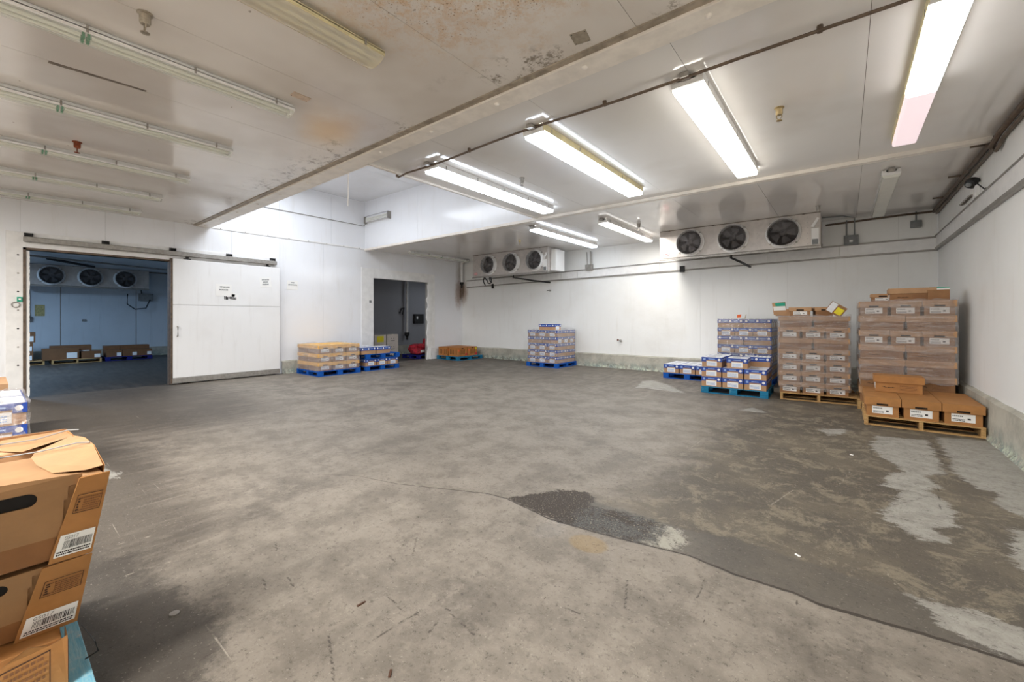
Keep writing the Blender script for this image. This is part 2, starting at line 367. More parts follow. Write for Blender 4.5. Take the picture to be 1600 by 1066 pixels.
# ------------------------------------------------------------------ mesh helpers
class MB:
    def __init__(s): s.v = []; s.f = []; s.m = []; s.mats = []
    def mi(s, m):
        if m not in s.mats: s.mats.append(m)
        return s.mats.index(m)
    def add(s, vs_, fs, m):
        k = len(s.v); i = s.mi(m); s.v += [tuple(v) for v in vs_]
        for f in fs: s.f.append([a+k for a in f]); s.m.append(i)
    def hexa(s, p, m):   # p: 4 bottom ccw, 4 top ccw
        s.add(p, [(3, 2, 1, 0), (4, 5, 6, 7), (0, 1, 5, 4), (1, 2, 6, 5), (2, 3, 7, 6), (3, 0, 4, 7)], m)
    def box(s, x0, x1, y0, y1, z0, z1, m):
        if x0 > x1: x0, x1 = x1, x0
        if y0 > y1: y0, y1 = y1, y0
        if z0 > z1: z0, z1 = z1, z0
        s.hexa([(x0, y0, z0), (x1, y0, z0), (x1, y1, z0), (x0, y1, z0), (x0, y0, z1), (x1, y0, z1), (x1, y1, z1), (x0, y1, z1)], m)
    def tube(s, pts, r, m, n=8, cap=True):
        pts = [Vector(p) for p in pts]; rings = []
        for i, p in enumerate(pts):
            if i == 0: d = pts[1]-p
            elif i == len(pts)-1: d = p-pts[i-1]
            else: d = (pts[i+1]-p).normalized()+(p-pts[i-1]).normalized()
            d.normalize(); up = Vector((0, 0, 1)) if abs(d.z) < .9 else Vector((1, 0, 0))
            a = d.cross(up).normalized(); b = d.cross(a)
            rr = r[i] if isinstance(r, (list, tuple)) else r
            rings.append([p+a*math.cos(q)*rr+b*math.sin(q)*rr for q in [2*math.pi*j/n for j in range(n)]])
        vs_ = [v for rg in rings for v in rg]; fs = []
        for i in range(len(pts)-1):
            for j in range(n): fs.append((i*n+j, i*n+(j+1) % n, (i+1)*n+(j+1) % n, (i+1)*n+j))
        if cap: fs += [tuple(range(n))[::-1], tuple((len(pts)-1)*n+j for j in range(n))]
        s.add(vs_, fs, m)
    def lathe(s, c, axis, prof, m, n=24):   # prof: (r, h)
        ax = Vector(axis).normalized(); up = Vector((0, 0, 1)) if abs(ax.z) < .9 else Vector((1, 0, 0))
        a = ax.cross(up).normalized(); b = ax.cross(a); c = Vector(c); vs_ = []; fs = []
        for r, h in prof:
            for j in range(n):
                q = 2*math.pi*j/n; vs_.append(c+ax*h+a*math.cos(q)*r+b*math.sin(q)*r)
        for i in range(len(prof)-1):
            for j in range(n): fs.append((i*n+j, (i+1)*n+j, (i+1)*n+(j+1) % n, i*n+(j+1) % n))
        s.add(vs_, fs, m)
    def poly(s, pts, m): s.add(pts, [tuple(range(len(pts)))], m)
    def mesh(s, name):
        me = D.meshes.new(name); me.from_pydata(s.v, [], s.f)
        for m in s.mats: me.materials.append(m)
        me.polygons.foreach_set('material_index', s.m); me.update(); return me
    def obj(s, name, parent=None, bevel=0, smooth=False, **k):
        me = s.mesh(name)
        if bevel or smooth:
            bm = bmesh.new(); bm.from_mesh(me)
            bmesh.ops.recalc_face_normals(bm, faces=bm.faces[:])
            if bevel: bmesh.ops.bevel(bm, geom=bm.edges[:], offset=bevel, segments=1, affect='EDGES', clamp_overlap=True)
            bm.to_mesh(me); bm.free()
        if smooth:
            me.polygons.foreach_set('use_smooth', [True]*len(me.polygons))
            me.set_sharp_from_angle(angle=R(40))
        return put(name, me, parent, **k)
STUFF = ('label_print', 'side_print', 'lettering', 'stamp_print', 'barcode', 'top_print', 'emblem', 'vent_slot', 'tab', 'print', 'rivet', 'corner_post', 'slot_shade_plate', 'label_text', 'lamp_holder', 'guard_clip', 'hanger', 'fan_guard', 'fan_blades')
def put(name, me, parent=None, loc=None, rot=None, **k):
    o = D.objects.new(name, me); C.objects.link(o)
    if parent is not None: o.parent = parent
    if loc: o.location = loc
    if rot: o.rotation_euler = rot
    if name in STUFF: o['kind'] = 'stuff'
    for a, b in k.items(): o[a] = b
    return o
def thing(name, label, cat, loc=(0, 0, 0), rz=0, group=None):
    o = D.objects.new(name, None); C.objects.link(o); o.empty_display_size = .1
    o.location = loc; o.rotation_euler = (0, 0, rz); o['label'] = label; o['category'] = cat
    if group: o['group'] = group
    return o
def tag(o, label, cat, group=None):
    o['label'] = label; o['category'] = cat
    if group: o['group'] = group
    return o
def struct(o): o['kind'] = 'structure'; return o
def one(name, label, cat, mb, group=None, **k): return tag(mb.obj(name, **k), label, cat, group)

XL, XR, YB, YN, ZC = -12.3, 1.5, 12.2, -7.0, 3.8
YM0, YM1 = 3.44, 7.74      # raised strip / middle ceiling limits
XW, ZW = -5.4, 5.34        # recess right edge, recess ceiling

# ------------------------------------------------------------------ floor
def sdf(poly, X, Y):
    P = np.array(poly, float); Q = np.roll(P, -1, 0); d = np.full(X.shape, 1e9); ins = np.zeros(X.shape, bool)
    for (ax, ay), (bx, by) in zip(P, Q):
        ex, ey = bx-ax, by-ay; t_ = np.clip(((X-ax)*ex+(Y-ay)*ey)/(ex*ex+ey*ey+1e-12), 0, 1)
        d = np.minimum(d, np.hypot(X-ax-t_*ex, Y-ay-t_*ey))
        c1 = (ay > Y) != (by > Y)
        ins ^= c1 & (X < (bx-ax)*(Y-ay)/((by-ay) if by != ay else 1e-12)+ax)
    return np.where(ins, d, -d)
CRACK = [(-4.6, 1.35), (-4.3, 1.75), (-4.08, 2.07), (-3.74, 2.28), (-3.28, 2.4), (-2.81, 2.61), (-2.48, 2.76), (-2.28, 2.79), (-1.77, 2.71), (-1.41, 2.75), (-1.1, 2.8), (-.8, 2.86), (-.51, 2.82), (-.21, 2.84), (-.11, 2.81), (.13, 2.84), (.27, 2.86), (.49, 2.88), (.63, 2.88), (1.5, 2.9)]
WET = [(-2.28, 2.79), (-2.15, 3.02), (-1.98, 3.27), (-1.78, 3.34), (-1.66, 3.26), (-1.64, 3.12), (-1.26, 3.19), (-.92, 3.17), (-.85, 3.0), (-.9, 2.86), (-1.1, 2.80), (-1.41, 2.75), (-1.77, 2.71)]
STRIP = [(-1.72, 3.2), (-1.26, 3.2), (-.92, 3.19), (-.6, 3.28), (-.13, 3.24), (.26, 3.23), (.9, 3.1), (1.6, 3.0), (1.6, 2.9), (.63, 2.88), (.49, 2.88), (.27, 2.86), (.13, 2.84), (-.11, 2.81), (-.21, 2.84), (-.51, 2.82), (-.8, 2.86), (-1.1, 2.8), (-1.41, 2.75), (-1.77, 2.71)]
PALE = [
 [(.3, 7.32), (.22, 6.63), (.29, 6.26), (.45, 5.8), (.29, 5.52), (.27, 5.14), (.38, 5.09), (.29, 4.74), (.26, 4.53), (.2, 4.44), (.22, 4.29), (.36, 4.12), (.41, 4.02), (.55, 4.09), (.59, 4.25), (.53, 4.34), (.68, 4.48), (.68, 4.74), (.73, 4.88), (.62, 5.24), (.71, 5.49), (.64, 5.73), (.79, 5.92), (.84, 7.05), (.83, 7.44)],
 [(.91, 7.7), (.85, 6.01), (.92, 5.62), (1.02, 5.56), (.95, 5.25), (1.03, 5.06), (1.13, 4.91), (1.43, 5.15), (1.6, 6.6), (1.51, 7.92), (1.14, 7.8)],
 [(.25, 3.21), (.32, 3.08), (.38, 2.98), (.45, 2.91), (.55, 2.91), (.75, 2.89), (1.3, 2.92), (1.3, 3.1), (.9, 3.2), (.7, 3.24), (.56, 3.27), (.36, 3.25)],
 [(.96, 4.72), (.91, 4.45), (.86, 4.28), (.83, 4.09), (.84, 3.89), (.94, 3.8), (1.4, 3.8), (1.45, 4.82)],
 [(-.39, 7.23), (-.18, 6.75), (.08, 7.15), (.12, 7.51), (-.07, 7.52)],
 [(-6.66, .74), (-6.23, .81), (-5.67, .92), (-5.45, .88), (-5.42, .66), (-5.83, .56), (-6.53, .6)],
 [(-3.77, 8.68), (-4.09, 10.2), (-3.64, 10.5), (-3.07, 10.0), (-2.22, 8.78), (-2.68, 8.8), (-3.39, 8.9)],
 [(-10.7, 5.7), (-9.85, 5.5), (-9.13, 5.4), (-9.34, 5.15), (-9.9, 5.2)],
 [(-7.2, 2.87), (-6.53, 3.02), (-6.59, 3.24), (-6.96, 3.12)],
 [(-1.7, 7.72), (-1.28, 8.6), (-.71, 7.9), (-1.11, 7.7)]]
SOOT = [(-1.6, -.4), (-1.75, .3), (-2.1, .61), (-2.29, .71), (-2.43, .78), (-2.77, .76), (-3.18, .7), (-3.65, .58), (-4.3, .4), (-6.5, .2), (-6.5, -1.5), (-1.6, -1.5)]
SCUFF = [(-1.78, 1.16, -1.77, 1.27), (-1.77, 1.31, -1.76, 1.42), (-1.78, 1.43, -1.73, 1.4), (-1.98, 1.05, -1.71, .93), (-2.01, 1.4, -1.84, 1.38), (-1.6, 1.35, -1.63, 1.45), (-1.68, 1.54, -1.57, 1.51), (-1.54, 1.51, -1.42, 1.49), (-2.33, 1.64, -2.21, 1.62), (-2.7, 1.03, -2.59, 1.0), (-2.61, 1.13, -2.49, 1.11), (-3.07, 1.25, -2.96, 1.21), (-.9, 2.28, -.85, 2.26), (.07, 2.88, .08, 2.83), (-.75, 2.79, -.72, 2.78), (.67, 5.46, .6, 4.76), (.31, 4.67, .57, 5.11), (-.22, 2.82, -.2, 2.73), (-2.97, 2.12, -2.97, 2.21), (-1.01, 2.37, -.92, 2.13), (-2.37, 1.9, -2.2, 1.73), (-.65, 2.66, -.64, 2.45), (-1.18, 1.93, -1.09, 1.94)]
SCRAPE = [(-3.41, .38, -3.36, .74), (-3.91, .5, -3.86, .74), (-7.36, .87, -7.89, 1.68), (-4.53, .68, -4.54, 1.15), (-1.44, 5.25, -1.42, 5.59), (-.05, 4.89, .05, 5.49), (-.48, 4.05, -.36, 4.55), (.82, 6.46, 1.17, 6.16), (-5.26, 4.89, -4.15, 4.91), (.19, 3.45, .23, 3.29)]
SMUDGE = [(-5.1, 1.29, .35, .5), (-4.21, 1.49, .3, .6), (-3.69, 1.35, .25, .7), (-3.87, 1.68, .3, .6), (-1.71, 1.64, .22, .7), (-8.11, 1.77, .8, .8), (-6.45, 3.94, .7, .35), (-6.4, 1.31, .6, .6), (.05, 2.52, .18, .6), (-1.5, 1.52, .15, .7), (-8.69, 7.83, .8, .7), (-11.25, 1.61, .8, 1), (-1.75, 1.38, .2, .5), (-.1, 2.45, .25, .6)]
def segd(S, x, y):
    d = np.full(x.shape, 9.)
    for ax, ay, bx, by in S:
        ex, ey = bx-ax, by-ay; t_ = np.clip(((x-ax)*ex+(y-ay)*ey)/(ex*ex+ey*ey), 0, 1); d = np.minimum(d, np.hypot(x-ax-t_*ex, y-ay-t_*ey))
    return d
def build_floor():
    xs = np.concatenate([np.arange(XL-.15, -7, .08), np.arange(-7, -3.3, .028), np.arange(-3.3, -.3, .014), np.arange(-.3, XR+.13, .024)])
    ys = np.concatenate([np.arange(YN-.2, -.5, .25), np.arange(-.5, .3, .028), np.arange(.3, 3.3, .014), np.arange(3.3, 6, .028), np.arange(6, YB+.2, .06)])
    X, Y = np.meshgrid(xs, ys); nx, ny = len(xs), len(ys)
    v = np.stack([X.ravel(), Y.ravel(), np.zeros(X.size)], 1)
    i = np.arange((nx-1)*(ny-1)); a = (i//(nx-1))*nx+i % (nx-1)
    f = np.stack([a, a+1, a+nx+1, a+nx], 1)
    me = D.meshes.new('floor'); me.vertices.add(len(v)); me.vertices.foreach_set('co', v.ravel())
    me.loops.add(f.size); me.loops.foreach_set('vertex_index', f.ravel().astype(np.int32))
    me.polygons.add(len(f)); me.polygons.foreach_set('loop_start', np.arange(0, f.size, 4, dtype=np.int32))
    me.update(calc_edges=True); me.materials.append(M['floor'])
    x, y = X.ravel(), Y.ravel()
    def at(n, val): me.attributes.new(n, 'FLOAT', 'POINT').data.foreach_set('value', np.ascontiguousarray(val, dtype=np.float32))
    pal = np.full(x.shape, -9.)
    for i_, pl in enumerate(PALE): pal = np.maximum(pal, sdf(pl, x, y)-(0 if i_ < 4 else .06 if i_ in (4, 5) else .16))
    at('pale', np.clip(pal-.02, -1.5, .6))
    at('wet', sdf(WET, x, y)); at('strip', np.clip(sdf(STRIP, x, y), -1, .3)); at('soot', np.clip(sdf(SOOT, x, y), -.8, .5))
    at('rust', .12-np.hypot((x+1.38)/1.3, y-2.58)); at('glint', .10-np.hypot((x+1.70)/1.1, (y-2.58)/1.5))
    # crack as signed height over the poly-line
    cx, cy = zip(*CRACK); yc = np.interp(x, cx, cy); at('crack', y-yc)
    at('crackw', np.interp(x, [-4.6, -4.2, -3.3, -2.3, -2.0, -.9, -.4, 0, .6, 1.5], [0, .0012, .003, .006, .006, .006, .009, .013, .009, .004]))
    sm = lambda q: np.clip(q, 0, 1)**2*(3-2*np.clip(q, 0, 1))
    coat = sm((x+2.6)/1.6)*sm((y-np.interp(x, cx, cy))/.25)*(1-.35*sm((y-6.5)/4))
    coat *= .35+.65*sm((x+1.9)/2.0)
    at('coat', coat)
    at('far', sm((y-6.8)/3.2)*sm((x+12.5)/1.5)+.0)
    at('left', np.maximum(np.maximum(.72*sm((1.7-y)/.9)*sm((-2.7-x)/1.3), .7*sm((-5.2-x)/3)*sm((4.6-y)/2.4)), 1.0*sm((2.8-y)/1.4)*sm((-7-x)/2)))
    at('scuff', np.clip(.0075-segd(SCUFF, x, y), -.1, .1)); at('scrape', np.clip(.006-segd(SCRAPE, x, y), -.1, .1))
    smu = np.zeros(x.shape)
    for a_, b_, r__, w__ in SMUDGE: smu = np.maximum(smu, w__*np.exp(-((x-a_)**2+(y-b_)**2)/(r__*r__)))
    at('smudge', smu)
    return struct(put('floor', me))
build_floor()
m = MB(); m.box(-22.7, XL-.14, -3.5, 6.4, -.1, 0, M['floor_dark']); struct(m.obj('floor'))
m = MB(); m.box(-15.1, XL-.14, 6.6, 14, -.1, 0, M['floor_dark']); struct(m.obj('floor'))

# ------------------------------------------------------------------ walls with panels
GAP = .0013
def panel_wall(name, axis, pos, thick, spans, z0, z1, seams, holes, mat, face, pt=.012):
    """axis 'x': wall in plane x=pos running along y.  holes: (a0,a1,z0,z1).  face: +1/-1 room side"""
    def seg(a, b, q0, q1, d0, d1, mb, m_):
        if axis == 'x': mb.box(d0, d1, a, b, q0, q1, m_)
        else: mb.box(a, b, d0, d1, q0, q1, m_)
    a0, a1 = spans
    cuts = sorted(set([a0, a1]+[h for hh in holes for h in hh[:2]]))
    wb = MB()
    back = (pos-face*pt, pos-face*(thick+pt))
    for c0, c1 in zip(cuts[:-1], cuts[1:]):
        hs = [h for h in holes if h[0] < (c0+c1)/2 < h[1]]
        if not hs: seg(c0, c1, z0, z1, *back, wb, M['seam'])
        else:
            h = hs[0]
            if h[2] > z0: seg(c0, c1, z0, h[2], *back, wb, M['seam'])
            if h[3] < z1: seg(c0, c1, h[3], z1, *back, wb, M['seam'])
    root = struct(wb.obj(name))
    ss = [a0]+sorted(s_ for s_ in seams if a0 < s_ < a1)+[a1]
    for c0, c1 in zip(ss[:-1], ss[1:]):
        # split at hole borders, one panel object per seam interval (or per side of an opening)
        cc = sorted(set([c0, c1]+[h for hh in holes for h in hh[:2] if c0 < h < c1]))
        for d0, d1 in zip(cc[:-1], cc[1:]):
            pm = MB(); g0 = GAP if d0 in ss else 0; g1 = GAP if d1 in ss else 0
            hs = [h for h in holes if h[0] < (d0+d1)/2 < h[1]]
            if not hs: seg(d0+g0, d1-g1, z0, z1, pos, pos-face*pt, pm, mat)
            else:
                h = hs[0]
                if h[3] < z1: seg(d0+g0, d1-g1, h[3], z1, pos, pos-face*pt, pm, mat)
                if h[2] > z0: seg(d0+g0, d1-g1, z0, h[2], pos, pos-face*pt, pm, mat)
            if pm.v: pm.obj('panel', root)
    return root
DOOR1 = (.5, 2.69, 0, 2.86); DOOR2 = (8.06, 10.38, 0, 2.88)
seamsY = [2.77-1.17*k for k in range(8, 0, -1)]+[2.77, 3.94, 5.11, 6.35, 7.6, 9.0, 10.6]
wl = panel_wall('wall_left', 'x', XL, .12, (YN, YB), 0, ZC, seamsY, [DOOR1, DOOR2], M['wall'], 1)
# upper part of the left wall inside the recess (stands a little back) and its ledge
wu = MB(); wu.box(XL-.12, XL-.012, YM0-.1, YM1, ZC, ZW, M['seam']); wur = struct(wu.obj('wall_recess_left'))
for a, b in ((YM0-.1, 5.1), (5.1, 6.6), (6.6, YM1)):
    for z0_, z1_ in ((ZC+.012, 4.55), (4.55, ZW)):
        q = MB(); q.box(XL-.012, XL, a+GAP, b-GAP, z0_+.003, z1_-.003, M['wall']); q.obj('panel', wur)
m = MB(); m.box(XL, XL+.02, YM0, YM1, ZC-.02, ZC+.02, M['whitemetal'])
tr = struct(m.obj('trim_1'))
for k in range(8):
    m = MB(); m.lathe((XL+.02, 3.7+.55*k, ZC), (1, 0, 0), [(.014, 0), (.010, .01), (0, .012)], M['greytrim'], 8); m.obj('bolt', tr)
panel_wall('wall_back', 'y', YB, .12, (XL, XR), 0, ZC, [XL+2.0*k+1.2 for k in range(7)], [], M['wall_back'], -1)
panel_wall('wall_right', 'x', XR, .12, (YN, YB), 0, ZC, [YN+2.6*k for k in range(1, 8)], [], M['wall_back'], -1)
panel_wall('wall_front', 'y', YN, .12, (XL, XR), 0, ZC, [XL+2.3*k for k in range(1, 6)], [], M['wall_back'], 1)
# recess back / right / front walls
wu = MB(); wu.box(XL, XW, YM1+.012, YM1+.1, ZC, ZW, M['seam']); r_ = struct(wu.obj('wall_recess_back'))
for a, b in ((XL, -9.6), (-9.6, -7.4), (-7.4, XW)):
    q = MB(); q.box(a+GAP, b-GAP, YM1, YM1+.012, ZC+.0, ZW, M['wall']); q.obj('panel', r_)
wu = MB(); wu.box(XW, XW+.08, YM0, YM1, ZC+.1, ZW, M['wall']); struct(wu.obj('wall_recess_right'))
wu = MB(); wu.box(XL, XW, YM0-.1, YM0, ZC+.1, ZW, M['wall']); struct(wu.obj('wall_recess_front'))

# ------------------------------------------------------------------ ceilings
def ceiling(name, x0, x1, y0, y1, z, seams, mat, th=.1, tag_=None):
    b = MB(); b.box(x0, x1, y0, y1, z+.012, z+.012+th, M['darktrim']); root = struct(b.obj(name))
    ss = [x0]+sorted(s_ for s_ in seams if x0 < s_ < x1)+[x1]
    for a, c in zip(ss[:-1], ss[1:]):
        q = MB(); q.box(a+.002, c-.002, y0, y1, z, z+.012, mat); q.obj('panel', root)
    return root
seamsX = [.16-1.4*k for k in range(10)]
ceiling('ceiling_low', XL, XR, YN, 3.135, ZC, [-2.63, -1.26, .14, -4.05, -5.45, -6.85, -8.25, -9.65, -11.05], M['ceil_low'])
ceiling('ceiling_middle', XW, XR, YM0, YM1, ZC, [-4.1, -2.55, -1.12, .15], M['ceil'])
ceiling('ceiling_back', XL, XR, YM1+.1, YB, ZC, [-11.0, -9.4, -8.0, -6.6, -5.2, -3.9, -2.55, -1.15, .2], M['ceil'])
ceiling('ceiling_recess', XL, XW+.08, YM0-.1, YM1+.1, ZW, [-9.6, -7.4], M['wall'])
b = MB(); b.box(XL, XR, 3.135, YM0, ZC+.012, ZC+.1, M['darktrim']); struct(b.obj('ceiling_beam'))
# main beam: dark channel, cream cover, bolts
b = MB(); b.box(XL, XR, 3.13, 3.2, ZC-.012, ZC+.012, M['beamchannel']); tr = struct(b.obj('trim_2'))
b = MB(); b.box(XL, XR, 3.2, YM0, ZC-.035, ZC+.012, M['cream']); tr = struct(b.obj('trim_3', bevel=.004))
for k in range(14):
    q = MB(); q.lathe((-12.0+1.02*k, 3.3, ZC-.035), (0, 0, -1), [(.028, 0), (.024, .010), (.012, .017), (0, .019)], M['cream'], 12); q.obj('bolt', tr, smooth=True)
b = MB(); b.box(XL, XW, YM0-.0, YM0+.03, ZC-.035, ZC+.12, M['cream']); struct(b.obj('trim_4'))
b = MB(); b.box(XW-.03, XW, YM0, YM1, ZC-.03, ZC+.1, M['cream']); struct(b.obj('trim_5'))
# rear white strip
b = MB(); b.box(XL, XR-.07, YM1-.01, YM1+.10, ZC-.055, ZC+.012, M['cream']); tr = struct(b.obj('trim_6', bevel=.004))
b = MB(); b.box(XL, XR-.07, YM1+.10, YM1+.13, ZC-.015, ZC+.006, M['greytrim']); b.obj('edge_strip', tr)
for k in range(12):
    q = MB(); q.lathe((-11.6+1.12*k, YM1+.17, ZC), (0, 0, -1), [(.022, 0), (.02, .012), (0, .018)], M['cream'], 10); q.obj('bolt', tr)
# cover board round back and right wall
def zb(x): return 2.97-(1.42-x)*.0125
segs = [XL+.3, -9.2, -7.55, -6.9, -4.2, -1.5, -.1, XR-.0]
b = MB()
for a, c in zip(segs[:-1], segs[1:]):
    b.hexa([(a+.006, YB-.03, zb(a)), (c-.006, YB-.03, zb(c)), (c-.006, YB, zb(c)), (a+.006, YB, zb(a)), (a+.006, YB-.03, zb(a)+.23), (c-.006, YB-.03, zb(c)+.23), (c-.006, YB, zb(c)+.23), (a+.006, YB, zb(a)+.23)], M['whitemetal'])
tr = struct(b.obj('trim_7'))
for dz, h in ((-.035, .035), (.23, .035)):
    b = MB(); a, c = segs[0], XR
    b.hexa([(a, YB-.045, zb(a)+dz), (c, YB-.045, zb(c)+dz), (c, YB, zb(c)+dz), (a, YB, zb(a)+dz), (a, YB-.045, zb(a)+dz+h), (c, YB-.045, zb(c)+dz+h), (c, YB, zb(c)+dz+h), (a, YB, zb(a)+dz+h)], M['greytrim']); b.obj('channel', tr)
b = MB(); b.box(XR-.03, XR, 3.0, YB, 3.0, 3.24, M['whitemetal']); tr = struct(b.obj('trim_8'))
for z0_, hh in ((2.945, .055), (3.24, .012)):
    b = MB(); b.box(XR-.05, XR, 3.0, YB, z0_, z0_+hh, M['greytrim']); b.obj('channel', tr)
# corner pipes
b = MB(); b.tube([(XL+.12, YB-.14, ZC), (XL+.12, YB-.14, 2.98)], .055, M['whitemetal'], 14)
o = one('drain_pipe', 'white vertical pipe with black collar in the far left corner', 'pipe', b, smooth=True)
b = MB(); b.lathe((XL+.12, YB-.14, 2.98), (0, 0, -1), [(.075, -.02), (.078, .05), (.04, .09), (.03, .22)], M['dark'], 14); b.obj('collar', o, smooth=True)
# curbs
def curb(name, pts, side):
    b = MB(); n = len(pts)
    vs_ = []; fs = []
    for (x, y, h, t_) in pts:
        if side == 'back': vs_ += [(x, YB, 0), (x, YB-t_-.03, 0), (x, YB-t_, .06), (x, YB-t_, h-.03), (x, YB-t_+.03, h), (x, YB, h)]
        elif side == 'right': vs_ += [(XR, y, 0), (XR-t_-.03, y, 0), (XR-t_, y, .06), (XR-t_, y, h-.03), (XR-t_+.03, y, h), (XR, y, h)]
        else: vs_ += [(XL, y, 0), (XL+t_+.03, y, 0), (XL+t_, y, .06), (XL+t_, y, h-.03), (XL+t_-.03, y, h), (XL, y, h)]
    for i in range(n-1):
        for j in range(5): fs.append((i*6+j, i*6+j+1, i*6+7+j, i*6+6+j))
    b.add(vs_, fs, M['curb']); return struct(b.obj(name, smooth=True))
rr = random.Random(3)
curb('baseboard_back', [(XL+.2+k*.34, 0, .40+.05*(k/40)+rr.uniform(-.008, .008), .07+rr.uniform(-.012, .012)) for k in range(41)], 'back')
curb('baseboard_right', [(0, YN+.2+k*.38, .52+rr.uniform(-.008, .008), .06+rr.uniform(-.012, .012)) for k in range(51)], 'right')
curb('baseboard_left', [(0, 5.15+k*.3, .36+rr.uniform(-.01, .01), .05+rr.uniform(-.01, .01)) for k in range(10)], 'left')
curb('baseboard_left', [(0, 10.62+k*.3, .38+rr.uniform(-.01, .01), .05+rr.uniform(-.01, .01)) for k in range(6)], 'left')

# ------------------------------------------------------------------ cold room and side room behind the left wall
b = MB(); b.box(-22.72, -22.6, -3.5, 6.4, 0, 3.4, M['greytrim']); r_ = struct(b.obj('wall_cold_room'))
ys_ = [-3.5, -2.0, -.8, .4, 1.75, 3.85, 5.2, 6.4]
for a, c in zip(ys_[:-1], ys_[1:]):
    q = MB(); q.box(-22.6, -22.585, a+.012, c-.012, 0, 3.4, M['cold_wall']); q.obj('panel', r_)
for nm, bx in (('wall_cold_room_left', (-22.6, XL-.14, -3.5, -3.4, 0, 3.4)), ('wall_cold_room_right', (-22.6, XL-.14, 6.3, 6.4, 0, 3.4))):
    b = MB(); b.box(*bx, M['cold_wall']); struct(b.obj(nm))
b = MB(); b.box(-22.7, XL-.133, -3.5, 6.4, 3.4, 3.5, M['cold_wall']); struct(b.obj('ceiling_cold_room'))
b = MB(); b.box(-22.585, -22.5, -3.4, 6.3, 0, .36, M['curb']); struct(b.obj('baseboard_cold_room'))
b = MB(); b.box(-22.0, -21.86, -3.4, 6.3, 3.36, 3.4, M['darktrim']); struct(b.obj('trim_9'))
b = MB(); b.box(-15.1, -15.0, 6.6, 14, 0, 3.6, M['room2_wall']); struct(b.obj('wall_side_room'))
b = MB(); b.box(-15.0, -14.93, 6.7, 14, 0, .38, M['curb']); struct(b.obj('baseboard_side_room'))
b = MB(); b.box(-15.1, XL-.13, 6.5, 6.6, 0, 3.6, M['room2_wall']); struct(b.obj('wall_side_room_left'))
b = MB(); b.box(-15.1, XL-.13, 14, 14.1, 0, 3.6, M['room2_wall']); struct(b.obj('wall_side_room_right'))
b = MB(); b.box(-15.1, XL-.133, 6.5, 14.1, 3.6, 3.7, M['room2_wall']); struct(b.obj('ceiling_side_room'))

# ------------------------------------------------------------------ doorway frames, sliding door
b = MB()
b.box(XL, XL+.03, .25, .5, 0, 3.19, M['whitemetal']); fr = struct(b.obj('door_frame_1', bevel=.004))
b = MB(); b.box(XL, XL+.03, .5, 5.0, 2.88, 3.19, M['whitemetal']); b.obj('header', fr, bevel=.004)
b = MB(); b.box(XL-.13, XL+.045, .46, .5, 0, 2.9, M['brownpipe']); b.box(XL-.13, XL+.045, .46, 2.72, 2.86, 2.9, M['brownpipe']); b.box(XL-.13, XL+.02, 2.67, 2.70, 0, 2.88, M['brownpipe']); b.obj('gasket', fr)
b = MB(); b.box(XL-.13, XL+.0, .25, .3, 0, 3.19, M['darktrim']); b.obj('edge_strip', fr)
b = MB(); rr = random.Random(5); pts = [(.515+rr.uniform(-.004, .004), .03*i+.05) for i in range(94)]
for (a, z), (c, z2) in zip(pts[:-1], pts[1:]):
    b.hexa([(XL+.02, .5, z), (XL+.024, .5, z), (XL+.024, a+.03, z), (XL+.02, a+.03, z), (XL+.02, .5, z2), (XL+.024, .5, z2), (XL+.024, c+.03, z2), (XL+.02, c+.03, z2)], M['white'])
one('door_seal', 'ragged white plastic seal strip at left jamb of wide doorway', 'seal', b)
b = MB()
for k in range(7): b.lathe((XL+.03, .40, 2.75-.35*k), (1, 0, 0), [(.015, 0), (.012, .012), (0, .014)], M['greytrim'] if k % 2 else M['dark'], 8)
b.obj('bolt', fr)
b = MB(); b.box(XL+.03, XL+.07, .385, .455, 1.86, 1.95, M['teal']); b.box(XL+.07, XL+.075, .405, .435, 1.89, 1.92, M['white'])
o = one('door_switch', 'small green push switch on left frame of wide doorway', 'switch', b)
b = MB(); b.tube([(XL+.05, .37+.05*math.sin(q), 1.80+.05*math.cos(q)) for q in [i*math.pi/8 for i in range(17)]], .008, M['greytrim'], 6); b.obj('pull_ring', o)
# sliding door slab
door = thing('sliding_door', 'big white sliding cold room door pushed open over left wall', 'door', (XL+.1, 3.87, 0))
def dobj(nm, bx, mt, **k): q = MB(); q.box(*bx, mt); return q.obj(nm, door, **k)
dobj('door_core', (-.05, .045, -1.17, 1.18, .05, 2.93, ), M['greytrim'])
dobj('door_panel', (.045, .062, -1.16, 1.175, 1.86, 2.925), M['doorskin'], bevel=.003)
dobj('door_panel', (.045, .062, -1.16, 1.175, .16, 1.852), M['doorskin'], bevel=.003)
dobj('kick_strip', (-.05, .068, -1.17, 1.18, .035, .15), M['galv'], bevel=.003)
dobj('edge_seal', (-.05, .05, -1.20, -1.165, .03, 2.93), M['brownpipe'])
q = MB(); q.tube([(.062, -1.08, 1.12), (.11, -1.08, 1.14), (.11, -1.08, 1.34), (.062, -1.08, 1.36)], .012, M['galv'], 8); q.obj('door_handle', door, smooth=True)
for y in (-.88, .88):
    q = MB(); q.box(-.01, .03, y-.07, y+.07, 2.93, 2.95, M['dark']); q.box(0, .015, y-.03, y+.03, 2.94, 3.02, M['dark']); q.obj('roller_hanger', door)
